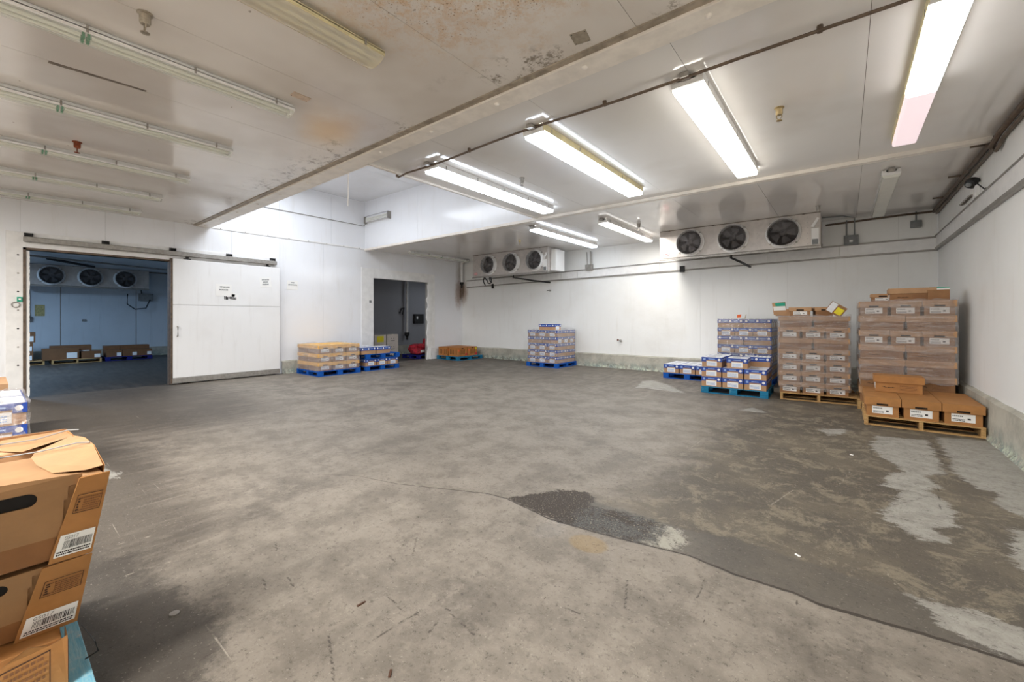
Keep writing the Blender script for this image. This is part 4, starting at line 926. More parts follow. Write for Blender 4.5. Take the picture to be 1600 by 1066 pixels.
# ------------------------------------------------------------------ cartons
CACHE = {}
def text_bars(q, x0, x1, y, z0, z1, m_, seed, rows=3, n=14, eps=.0008):
    rr = random.Random(seed); 
    for r_i in range(rows):
        zz = z0+(z1-z0)*(r_i+.5)/rows; hh = (z1-z0)/rows*.26; x = x0
        while x < x1:
            l = rr.uniform(.4, 1.4)*(x1-x0)/n; q.box(x, min(x1, x+l*.75), y-eps, y, zz-hh, zz+hh, m_); x += l
def carton_parts(style, w, l, h):
    key = (style, round(w, 3), round(l, 3), round(h, 3))
    if key in CACHE: return CACHE[key]
    P_ = []; g = .004; W2, L2 = w/2-g, l/2-g
    if style in ('kraft', 'kraft_rich', 'amber'):
        km = M['kraft_rich'] if style == 'kraft_rich' else M['kraft']; lm = M['amber'] if style == 'amber' else km
        ins = .022 if style == 'kraft_rich' else .018; lh = h*.42
        q = MB(); q.box(-W2+ins, W2-ins, -L2+ins, L2-ins, 0, h-.012, km if style == 'kraft_rich' else M['kraft_dark'])
        P_.append(('tray', q.mesh('tray'), None))
        q = MB(); z0 = h-lh; z1 = h-.003
        q.box(-W2, W2, -L2, L2, z1-.005, z1, lm)
        for s_ in (-1, 1): q.box(s_*W2, s_*(W2-.005), -L2, L2, z0, z1-.005, lm)
        sw = min(.062, w*.16); sz0, sz1 = z0+.003, z0+.028
        for s_ in (-1, 1):
            ya, yb = s_*L2, s_*(L2-.005)
            q.box(-W2+.005, -sw, ya, yb, z0, z1-.005, lm); q.box(sw, W2-.005, ya, yb, z0, z1-.005, lm)
            q.box(-sw, sw, ya, yb, sz1, z1-.005, lm)
            q.box(-sw, sw, ya, yb, z0, sz0, lm)
        P_.append(('lid', q.mesh('lid'), None))
        q = MB()
        for s_ in (-1, 1): q.box(-sw, sw, s_*(L2-.0055), s_*(L2-.0095), sz0-.001, sz1+.001, M['hole'])  # dark plate behind the slot paints the shade inside the box
        P_.append(('slot_shade_plate', q.mesh('slot_shade_plate'), None))
        lw = min(.11, w*.3)
        for s_ in (-1, 1):
            q = MB(); y = s_*(L2-ins+.001); q.box(-lw, lw, y, y-s_*.002, h*.14, h*.53, M['white'])
            P_.append(('label', q.mesh('label'), 'white shipping label'))
        q = MB(); y = -(L2-ins+.0012)
        text_bars(q, -lw*.9, lw*.15, y, h*.17, h*.30, M['ink'], 3, 2, 9); text_bars(q, -lw*.9, lw*.0, y, h*.36, h*.48, M['grey'], 5, 1, 7); q.box(lw*.35, lw*.62, y-.0008, y, h*.26, h*.34, M['ink'])
        y = L2-ins+.0022; text_bars(q, -lw*.9, lw*.15, y, h*.17, h*.30, M['ink'], 3, 2, 9)
        P_.append(('label_print', q.mesh('label_print'), None))
        # long side print
        q = MB()
        for s_ in (-1, 1):
            x = s_*(W2-ins+.0008); a, c = L2*.75, L2*.05
            for (y0, y1, z0_, z1_) in ((-a, -c, h*.15, h*.165), (-a, -c, h*.44, h*.455), (-a, -a+.003, h*.15, h*.455), (-c-.003, -c, h*.15, h*.455)):
                q.box(x, x-s_*.001, -s_*y0 if s_ > 0 else y0, -s_*y1 if s_ > 0 else y1, z0_, z1_, M['print'])
            rr = random.Random(4)
            for r_i in range(3):
                y = -a+.012
                while y < -c-.015:
                    ll = rr.uniform(.006, .02); yy = (y, y+ll*.7); zz = h*(.2+.085*r_i)
                    q.box(x, x-s_*.001, -yy[0] if s_ > 0 else yy[0], -yy[1] if s_ > 0 else yy[1], zz, zz+h*.04, M['print']); y += ll
            for i in range(9):
                y = .04+.016*i; hh = h*.03*(1+math.sin(i*2.1)*.5); zz = h*(.27+.012*math.sin(i))
                q.box(x, x-s_*.001, -(y) if s_ > 0 else y, -(y+.018) if s_ > 0 else y+.018, zz, zz+hh, M['print_dark'])
        P_.append(('side_print', q.mesh('side_print'), None))
    elif style == 'blue':
        ins = .008; lh = h*.46
        q = MB(); q.box(-W2+ins, W2-ins, -L2+ins, L2-ins, 0, h-.012, M['kraft']); P_.append(('tray', q.mesh('tray'), None))
        q = MB(); z0 = h-lh; z1 = h-.003; cut = .035
        q.box(-W2, W2, -L2, L2, z1-.004, z1, M['blue'])
        for s_ in (-1, 1): q.box(s_*W2, s_*(W2-.005), -L2, L2, z0, z1-.004, M['blue'])
        for s_ in (-1, 1):
            ya, yb = s_*L2, s_*(L2-.005)
            q.box(-W2, -w*.26, ya, yb, z0, z1-.004, M['blue']); q.box(w*.26, W2, ya, yb, z0, z1-.004, M['blue']); q.box(-w*.26, w*.26, ya, yb, z0+cut, z1-.004, M['blue'])
        P_.append(('lid', q.mesh('lid'), None))
        q = MB(); q.box(-W2+.012, W2-.012, -L2+.012, L2-.012, z1, z1+.001, M['toplid']); P_.append(('lid_top', q.mesh('lid_top'), 'white printed lid top'))
        q = MB(); rr = random.Random(9)
        for i in range(5):
            y = -L2*.7+i*L2*.3; q.box(-W2*.55, W2*rr.uniform(.1, .6), y, y+.02, z1+.001, z1+.0016, M['grey'])
        P_.append(('top_print', q.mesh('top_print'), None))
        q = MB(); rad = lh*.27; zc_ = h-lh*.50
        for s_ in (-1, 1):
            y = s_*(L2+.001)
            q.lathe((w*.36, s_*L2, zc_), (0, s_, 0), [(rad, 0), (rad, .001), (0, .001)], M['white'], 14)
            q.box(-w*.40, -w*.40+rad*1.7, s_*L2, y, zc_-rad*.85, zc_+rad*.85, M['bluelt'])
            q.box(-w*.16, w*.16, s_*L2, y, zc_+rad*.15, zc_+rad*.7, M['bluelt'])
            x = s_*W2
            for yy in (-l*.40, 0, l*.40): q.lathe((x, yy, zc_), (s_, 0, 0), [(rad, 0), (rad, .001), (0, .001)], M['white'], 12)
            q.box(x, x+s_*.001, -l*.3, -l*.1, zc_-rad*.3, zc_+rad*.4, M['bluelt']); q.box(x, x+s_*.001, l*.1, l*.3, zc_-rad*.3, zc_+rad*.4, M['bluelt'])
        P_.append(('emblem', q.mesh('emblem'), 'round white emblem'))
        lw = w*.25
        for s_ in (-1, 1):
            q = MB(); y = s_*(L2-ins+.001); q.box(-lw, lw, y, y-s_*.002, h*.10, h*.60, M['white'])
            P_.append(('label', q.mesh('label'), 'white shipping label'))
        q = MB(); y = -(L2-ins+.0012); text_bars(q, -lw*.85, lw*.7, y, h*.14, h*.48, M['bluelt'], 6, 3, 9); P_.append(('label_print', q.mesh('label_print'), None))
    elif style == 'crate':
        q = MB(); q.box(-W2+.006, W2-.006, -L2+.006, L2-.006, 0, h-.02, M['crate']); P_.append(('tray', q.mesh('tray'), None))
        q = MB(); z1 = h-.003; q.box(-W2, W2, -L2, L2, z1-.012, z1, M['crate'])
        for sx in (-1, 1):
            for sy in (-1, 1): q.box(sx*W2, sx*(W2-.05), sy*L2, sy*(L2-.012), 0, z1-.012, M['crate'])
        P_.append(('corner_post', q.mesh('corner_post'), None))
        q = MB()
        for s_ in (-1, 1):
            for k in range(4): x = -W2*.55+k*W2*.3; q.box(x, x+.022, s_*(L2-.006), s_*(L2-.005), h*.2, h*.75, M['hole'])  # dark strips laid on the board, openings' shade as colour
            q.box(-.05, .05, s_*(L2-.006), s_*(L2-.004), h*.82, h*.9, M['hole'])
            for k in range(5): y = -L2*.7+k*L2*.32; q.box(s_*(W2-.006), s_*(W2-.005), y, y+.022, h*.2, h*.75, M['hole'])
        P_.append(('vent_slot', q.mesh('vent_slot'), None))
        q = MB()
        for s_ in (-1, 1): q.box(W2*.55, W2*.95, s_*(L2+.0005), s_*(L2-.001), h*.1, h*.3, M['red']); q.box(-W2*.95, -W2*.6, s_*(L2+.0005), s_*(L2-.001), h*.55, h*.75, M['orange'])
        P_.append(('print', q.mesh('print'), None))
    elif style == 'plain':
        q = MB(); q.box(-W2, W2, -L2, L2, 0, h-.003, M['palewhite']); P_.append(('carton_body', q.mesh('carton_body'), None))
        q = MB()
        for k in range(3): x = -W2*.7+k*W2*.6; q.box(x, x+.05, -L2-.002, -L2+.01, h-.004, h+.012, M['palewhite'])
        P_.append(('tab', q.mesh('tab'), None))
        q = MB()
        for x in (-.05, .05): q.lathe((x, -L2, h*.5), (0, -1, 0), [(.018, 0), (.018, .001), (0, .001)], M['ink'], 10)
        q.box(-.09, .09, -L2-.001, -L2, h*.2, h*.26, M['ink']); P_.append(('print', q.mesh('print'), None))
    elif style == 'brown':
        q = MB(); q.box(-W2, W2, -L2, L2, 0, h-.003, M['kraft_cold']); P_.append(('carton_body', q.mesh('carton_body'), None))
        q = MB(); q.box(-W2-.003, W2+.003, -L2-.003, L2+.003, h*.62, h, M['kraft_cold']); P_.append(('lid', q.mesh('lid'), None))
        q = MB(); q.box(W2*.3, W2*.9, -L2-.005, -L2-.003, h*.1, h*.6, M['white']); P_.append(('label', q.mesh('label'), 'white shipping label'))
    CACHE[key] = P_
    return P_
def carton(style, w, l, h, loc, rz, label, group, skip=()):
    t_ = thing('carton', label, 'box', loc, rz, group)
    for nm, me, lab in carton_parts(style, w, l, h):
        if nm in skip: continue
        o = put(nm, me, t_)
        if lab: o['label'] = lab
    return t_
ORD = ['top', 'second', 'third', 'fourth', 'fifth', 'sixth', 'seventh', 'eighth']
def stack(cx, y0, W, Dp, z0, lh, rows, style, rz, desc, group, jit=.003, origin=None, skip_rows=()):
    """rows top -> bottom, 'E': three ends across, 'L': two long sides across. local front at -Y. cx,y0 = front centre in world"""
    ca, sa = math.cos(rz), math.sin(rz); n = len(rows); rr = random.Random(len(desc))
    for i, rt in enumerate(rows):
        z = z0+(n-1-i)*lh
        if rt == 'E': nx, ny, bw, bl, br = 3, 2, W/3, Dp/2, 0
        else: nx, ny, bw, bl, br = 2, 3, Dp/3, W/2, math.pi/2
        for a in range(nx):
            for c in range(ny):
                sw, sd = (bw, bl) if rt == 'E' else (bl, bw)
                lx = -W/2+sw*(a+.5)+rr.uniform(-jit, jit)*.4; ly = sd*(c+.5)+rr.uniform(-jit, jit)*.4
                rowname = (ORD[i]+' layer') if n > 1 else 'single layer'
                col = ['left', 'middle', 'right'][a] if nx == 3 else ['left', 'right'][a]
                dep = ['front', 'rear'][c] if ny == 2 else ['front', 'inner', 'rear'][c]
                carton(style, bw, bl, lh, (cx+lx*ca-ly*sa, y0+lx*sa+ly*ca, z), rz+br, '%s, %s, %s %s place' % (desc, rowname, col, dep), group)
def wrap(cx, y0, W, Dp, z0, z1, rz, label, top=False, bulge=.012, seed=1, parts=1):
    """stretch film sleeve round a stack"""
    rr = random.Random(seed); ca, sa = math.cos(rz), math.sin(rz); per = []
    hw, hd = W/2+bulge, Dp/2+bulge; c = .03
    def side(ax, ay, bx, by, n):
        for i in range(n): per.append((ax+(bx-ax)*i/n, ay+(by-ay)*i/n))
    side(-hw+c, -hd, hw-c, -hd, 16); side(hw, -hd+c, hw, hd-c, 16); side(hw-c, hd, -hw+c, hd, 16); side(-hw, hd-c, -hw, -hd+c, 16)
    nz = max(6, int((z1-z0)/.05)); n = len(per); vs_ = []
    for k in range(nz+1):
        z = z0+(z1-z0)*k/nz
        for i, (x, y) in enumerate(per):
            d = 1+.006*math.sin(k*1.9+i*.35)+rr.uniform(-.002, .004)
            zz = z+(rr.uniform(-.015, .02) if k in (0, nz) else 0)
            vs_.append((x*d, y*d+Dp/2, zz))
    vs_ = [(cx+x*ca-y*sa, y0+x*sa+y*ca, z) for x, y, z in vs_]
    fs = [(k*n+i, k*n+(i+1) % n, (k+1)*n+(i+1) % n, (k+1)*n+i) for k in range(nz) for i in range(n)]
    q = MB(); q.add(vs_, fs, M['film']); 
    return one('stretch_wrap', label, 'plastic wrap', q, smooth=True)

# P8: wooden pallet in right corner, low load in front, tall stack behind
stringer_pallet((.82, 8.56, 0), 0, 1.2, 1.17, M['wood'], 'pine wood pallet nearest the right wall, under low kraft boxes')
stack(.82, 7.98, 1.2, 1.17, .14, .27, 'E', 'kraft_rich', 0, 'kraft box on pine pallet by right wall', 'low kraft boxes on the pine pallet')
carton('kraft_rich', .37, .58, .25, (.64, 8.82, .41), R(90), 'kraft lidded box alone on top of the low pine pallet load', 'loose kraft boxes', )
stringer_pallet((.77, 9.86, 0), 0, 1.2, 1.17, M['wood'], 'pine wood pallet under tall wrapped stack beside right wall')
stack(.77, 9.28, 1.17, 1.17, .14, .2415, 'ELELLLE', 'kraft', 0, 'kraft box in tall corner stack', 'kraft boxes of the tall corner stack')
wrap(.77, 9.28, 1.17, 1.17, .5, 1.85, 0, 'clear stretch film around the tall kraft stack beside right wall', seed=2)
carton('kraft', .39, .58, .21, (.86, 9.62, 1.832), R(90), 'open kraft box lying on top of the tall right corner stack', 'loose kraft boxes')
carton('kraft', .34, .34, .14, (.52, 9.9, 1.832), R(0), 'small kraft box on left top of the tall corner stack', 'loose kraft boxes')
t_ = thing('carton', 'plain kraft box with teal rim on right of tall corner stack', 'box', (1.17, 9.62, 1.832))
q = MB(); q.box(-.13, .12, -.2, .2, 0, .17, M['kraft_dark']); q.obj('carton_body', t_); q = MB(); q.box(-.12, .12, -.19, .19, .17, .195, M['white']); q.obj('liner', t_); q = MB(); q.box(-.11, .12, -.18, .18, .195, .21, M['teal']); q.obj('teal_insert', t_)
# P7
RZ7 = R(6)
stringer_pallet((-.43, 10.07, 0), RZ7, 1.2, 1.1, M['wood'], 'pine wood pallet under wrapped kraft stack left of corner stack')
stack(-.46, 9.52, 1.08, 1.08, .14, .206, 'LELEEEE', 'kraft', RZ7, 'kraft box in second tall stack', 'kraft boxes of the second tall stack')
wrap(-.46, 9.52, 1.08, 1.08, .2, 1.6, RZ7, 'clear stretch film around the second tall kraft stack', seed=3)
t_ = thing('carton', 'kraft box with teal and white corner flap on second stack', 'box', (-.96, 9.62, 1.59), RZ7)
q = MB(); q.box(-.10, .16, .0, .38, 0, .13, M['kraft']); q.obj('carton_body', t_)
q = MB(); q.hexa([(-.13, -.03, .02), (.09, -.01, .0), (.09, .0, .0), (-.13, -.02, .02), (-.16, -.05, .25), (.06, -.03, .27), (.06, -.02, .27), (-.16, -.04, .25)], M['kraft']); q.obj('flap', t_)
q = MB(); q.hexa([(-.13, -.045, .10), (.07, -.027, .11), (.07, -.025, .11), (-.13, -.04, .10), (-.14, -.058, .18), (.06, -.038, .19), (.06, -.034, .19), (-.14, -.052, .18)], M['white']); q.obj('label', t_)
q = MB(); q.hexa([(-.10, -.055, .185), (.06, -.037, .19), (.06, -.035, .19), (-.10, -.05, .185), (-.11, -.060, .245), (.055, -.042, .26), (.055, -.038, .26), (-.11, -.054, .245)], M['teal']); q.obj('teal_print', t_)
carton('kraft', .36, .40, .17, (-.68, 9.76, 1.585), RZ7, 'kraft box with hand slot standing on the second tall stack', 'loose kraft boxes')
carton('kraft', .30, .34, .17, (-.33, 9.84, 1.585), RZ7+.1, 'kraft box behind tilted flap on the second tall stack', 'loose kraft boxes', ('label', 'label_print'))
t_ = thing('carton_flap', 'tilted grey and yellow carton flap on top of second stack', 'box flap', (-.18, 9.66, 1.6), RZ7)
def tilt(x, z, a=-.6): return (x*math.cos(a)-z*math.sin(a), x*math.sin(a)+z*math.cos(a))
def tq(x0, x1, z0, z1, y, mt, nm):
    q = MB(); P4 = [tilt(*p) for p in ((x0, z0), (x1, z0), (x1, z1), (x0, z1))]; q.hexa([(p[0], y-.01, p[1]+.06) for p in (P4[0], P4[1])]+[(p[0], y, p[1]+.06) for p in (P4[1], P4[0])]+[(p[0], y-.01, p[1]+.06) for p in (P4[3], P4[2])]+[(p[0], y, p[1]+.06) for p in (P4[2], P4[3])], mt); q.obj(nm, t_)
tq(-.11, .15, -.03, .17, 0, M['kraft_dark'], 'flap_board'); tq(-.10, .0, -.02, .16, -.012, M['toplid'], 'label'); tq(.02, .13, .0, .12, -.012, M['yellow'], 'yellow_print')
# P6 front low stack + tall blue stack behind + P5
block_pallet((-1.76, 9.82, 0), R(1.5), 1.2, 1.02, M['pteal'], 'worn teal pallet under front blue-lidded boxes left of kraft stack')
for r_i, rt in enumerate('EE'):
    pass
stack(-1.76, 9.31, 1.18, 1.0, .14, .2, 'EE', 'blue', R(1.5), 'blue-lidded box on teal pallet', 'blue-lidded boxes on the teal pallet')
gP6 = 'blue-lidded boxes on the teal pallet'
carton('blue', .393, .5, .2, (-2.155, 9.56, .54), R(1.5), 'blue-lidded box on teal pallet, upper left front', gP6)
carton('blue', .393, .5, .2, (-1.70, 9.60, .54), R(3), 'blue-lidded box on teal pallet, upper middle front', gP6)
carton('blue', .36, .5, .2, (-1.44, 10.13, .54), R(91), 'blue-lidded box turned sideways on teal pallet, upper right rear', gP6)
carton('blue', .393, .5, .2, (-2.14, 10.07, .54), R(1.5), 'blue-lidded box on teal pallet, upper left rear', gP6)
block_pallet((-1.84, 11.49, 0), 0, 1.14, 1.1, M['pblue'], 'blue pallet under tall blue stack against back wall')
stack(-1.84, 10.95, 1.12, 1.08, .14, .1975, 'LELELEE', 'blue', 0, 'blue-lidded box in tall stack against back wall', 'blue-lidded boxes of the tall stack')
wrap(-1.84, 10.95, 1.12, 1.08, .3, 1.53, 0, 'clear stretch film around tall blue stack against back wall', seed=4)
b = MB(); b.hexa([(-.06, 0, 0), (.06, 0, .01), (.06, .008, .01), (-.06, .008, 0), (-.05, -.02, .12), (.07, -.02, .13), (.07, -.012, .13), (-.05, -.012, .12)], M['white']); o = one('price_card', 'small orange printed card on top of tall blue stack', 'card', b, loc=(-1.95, 11.05, 1.524))
q = MB(); q.hexa([(-.045, -.008, .03), (.04, -.008, .035), (.04, -.006, .035), (-.045, -.006, .03), (-.035, -.020, .10), (.05, -.021, .11), (.05, -.018, .11), (-.035, -.017, .10)], M['orange']); q.obj('orange_print', o)
b = MB(); b.tube([(-1.83, 11.05, 1.524), (-1.80, 11.04, 1.63)], .008, M['brass'], 5); one('wood_stick', 'thin stick standing on top of tall blue stack', 'stick', b)
block_pallet((-3.10, 11.48, 0), 0, 1.18, 1.06, M['pblue'], 'bright blue pallet under single layer of blue-lidded boxes')
stack(-3.10, 10.96, 1.17, 1.05, .14, .22, 'E', 'blue', 0, 'blue-lidded box on low pallet by back wall', 'blue-lidded boxes on the low pallet')
# P4
block_pallet((-7.5, 11.52, 0), 0, 1.2, 1.15, M['pblue'], 'bright blue pallet under lone wrapped blue stack at back wall')
stack(-7.5, 10.97, 1.12, 1.1, .14, .205, 'ELEEE', 'blue', 0, 'blue-lidded box in lone wrapped stack', 'blue-lidded boxes of the lone stack')
wrap(-7.5, 10.97, 1.12, 1.1, .14, 1.18, 0, 'clear stretch film around the lone blue stack at back wall', seed=5)
carton('blue', .4, .60, .19, (-7.42, 11.3, 1.166), R(90), 'single blue-lidded box on top of the lone wrapped stack', 'loose blue boxes')
# P3
block_pallet((-11.5, 11.28, 0), R(-2), 1.2, 1.25, M['pteal'], 'worn teal pallet with orange-brown cartons in far corner')
for i, (x, y, r) in enumerate([(-11.82, 10.97, 0), (-11.28, 10.97, 0), (-11.82, 11.5, 0), (-11.28, 11.5, 0)]):
    carton('crate', .50, .50, .33, (x, y, .14), R(90), 'orange-brown carton on far corner pallet, %s' % ['front left', 'front right', 'rear left', 'rear right'][i], 'orange-brown cartons in the far corner')
b = MB(); b.lathe((-11.02, 11.66, .40), (1, 0, 0), [(.045, 0), (.045, .003), (0, .003)], M['yellow'], 12); one('sticker', 'round yellow sticker on orange-brown carton in far corner', 'sticker', b)
# P2 (front faces +X)
block_pallet((-11.42, 7.46, 0), R(90), 1.16, 1.1, M['pblue'], 'blue pallet under double stacked blue boxes beside far doorway')
stack(-10.90, 7.46, 1.14, 1.05, .14, .205, 'E', 'blue', R(90), 'blue-lidded box between the two blue pallets', 'blue-lidded boxes between the pallets')
block_pallet((-11.42, 7.48, .346), R(90), 1.16, 1.1, M['pblue'], 'upper blue pallet resting on blue boxes beside far doorway')
for i, (x, y) in enumerate([(-11.12, 7.0), (-11.12, 7.5), (-11.6, 7.2)]):
    carton('blue', .42, .49, .205, (x, y, .487), R(0 if i < 2 else 0), 'blue-lidded box on upper pallet beside far doorway, %s' % ['front left', 'front middle', 'rear'][i], 'blue boxes on the upper pallet')
# P1 (front faces +X)
block_pallet((-11.42, 6.06, 0), R(90), 1.22, 1.24, M['pblue'], 'blue pallet under wrapped amber-lidded boxes beside sliding door')
stack(-10.84, 6.06, 1.2, 1.18, .14, .228, 'EEE', 'amber', R(90), 'amber-lidded box in wrapped stack', 'amber-lidded boxes beside the sliding door')
wrap(-10.84, 6.06, 1.2, 1.18, .15, .84, R(90), 'cloudy stretch film around amber-lidded boxes beside sliding door', seed=6)
# side room: pale cartons, red bags
for i, (x, y, z) in enumerate([(-13.6, 9.08, .31), (-13.6, 9.62, .31), (-13.6, 9.62, 0), (-13.6, 9.08, 0), (-13.6, 9.08, .62), (-13.6, 9.62, .62)]):
    carton('plain', .50, .4, .31, (x, y, z), R(90), 'pale grey carton in side room, %s' % ['middle left', 'middle right', 'bottom right', 'bottom left', 'top left', 'top right'][i], 'pale cartons in the side room')
b = MB(); b.box(-13.395, -13.39, 8.93, 9.22, .66, .88, M['yellow']); one('sticker', 'yellow label on top left pale carton in side room', 'sticker', b)
block_pallet((-13.05, 10.65, 0), R(90), 1.0, .95, M['pnavy'], 'dark blue pallet under red bags inside far doorway')
rr = random.Random(21)
def bag(x, y, z, sx, sy, sz, rz, label, seed):
    q = MB(); n, mm = 12, 8; rg = random.Random(seed); vs_ = []; fs = []
    for i in range(mm+1):
        ph = math.pi*i/mm
        for j in range(n):
            th_ = 2*math.pi*j/n; k = 1+rg.uniform(-.10, .10)
            e = lambda c_: math.copysign(abs(c_)**.7, c_)
            vs_.append((sx*e(math.sin(ph))*e(math.cos(th_))*k, sy*e(math.sin(ph))*e(math.sin(th_))*k, sz*(1+e(-math.cos(ph)))))
    for i in range(mm):
        for j in range(n): fs.append((i*n+j, i*n+(j+1) % n, (i+1)*n+(j+1) % n, (i+1)*n+j))
    q.add(vs_, fs, M['redbag'])
    t_ = thing('produce_bag', label, 'bag', (x, y, z), rz, 'red bags in the side room')
    q.obj('sack', t_, smooth=True)
    q = MB(); q.box(sx*.95, sx*1.05, -sy*.4, sy*.4, sz*.7, sz*1.4, M['white']); o = q.obj('label', t_); o['label'] = 'pale printed label'
bag(-12.85, 10.40, .14, .2, .26, .13, .2, 'red mesh produce bag on navy pallet, lower left', 1)
bag(-12.85, 10.92, .14, .2, .24, .11, -.2, 'red mesh produce bag on navy pallet, lower right', 2)
bag(-12.88, 10.62, .36, .19, .24, .10, .5, 'red mesh produce bag on navy pallet, middle', 3)
bag(-12.86, 10.86, .50, .19, .22, .13, 1.2, 'red mesh produce bag on navy pallet, topmost', 4)
bag(-13.25, 10.65, .14, .2, .4, .2, .1, 'red mesh produce bag on navy pallet, rear', 5)
# cold room load
cr = 'brown boxes in the cold room'
stringer_pallet((-21.2, .75, 0), R(90), 1.0, .9, M['wood'], 'wood pallet at left end of cold room load')
stringer_pallet((-21.1, 2.0, 0), R(90), 1.2, .9, M['wood'], 'wood pallet in middle of cold room load')
block_pallet((-21.2, 3.35, 0), R(90), 1.3, 1.0, M['pnavy'], 'navy pallet at right end of cold room load')
for i, (x, y, z, w_, l_, h_, lab) in enumerate([
    (-20.98, .75, .14, .5, .4, .30, 'lower left'), (-20.98, .75, .44, .5, .4, .30, 'above lower left'), (-21.2, .66, .74, .8, .45, .34, 'tallest at left end'),
    (-20.95, 1.62, .14, .85, .45, .38, 'wide one tied with string'), (-20.95, 2.35, .14, .5, .4, .24, 'low one beside the tied box'), (-21.35, 1.9, .14, 1.0, .4, .45, 'rear wide one'),
    (-21.0, 2.95, .14, .42, .4, .24, 'left on navy pallet'), (-21.0, 3.38, .14, .42, .4, .24, 'middle on navy pallet'), (-21.0, 3.80, .14, .42, .4, .24, 'right on navy pallet'),
    (-21.45, 2.95, .14, .42, .4, .38, 'rear left on navy pallet'), (-21.45, 3.38, .14, .42, .4, .38, 'rear middle on navy pallet'), (-21.45, 3.8, .14, .42, .4, .38, 'rear right on navy pallet')]):
    carton('brown', w_, l_, h_, (x, y, z), R(90), 'brown box in cold room, '+lab, cr)

# ------------------------------------------------------------------ near left: leaning kraft cartons on worn pallet
block_pallet((-2.72, -.24, 0), 0, 1.1, 1.02, M['pworn'], 'worn light blue pallet under the nearest kraft boxes')
def XF(z): return -2.64+.45*z          # leaning front plane
def YR(z): return .23+.085*(z-.2)      # right hand edge of the front
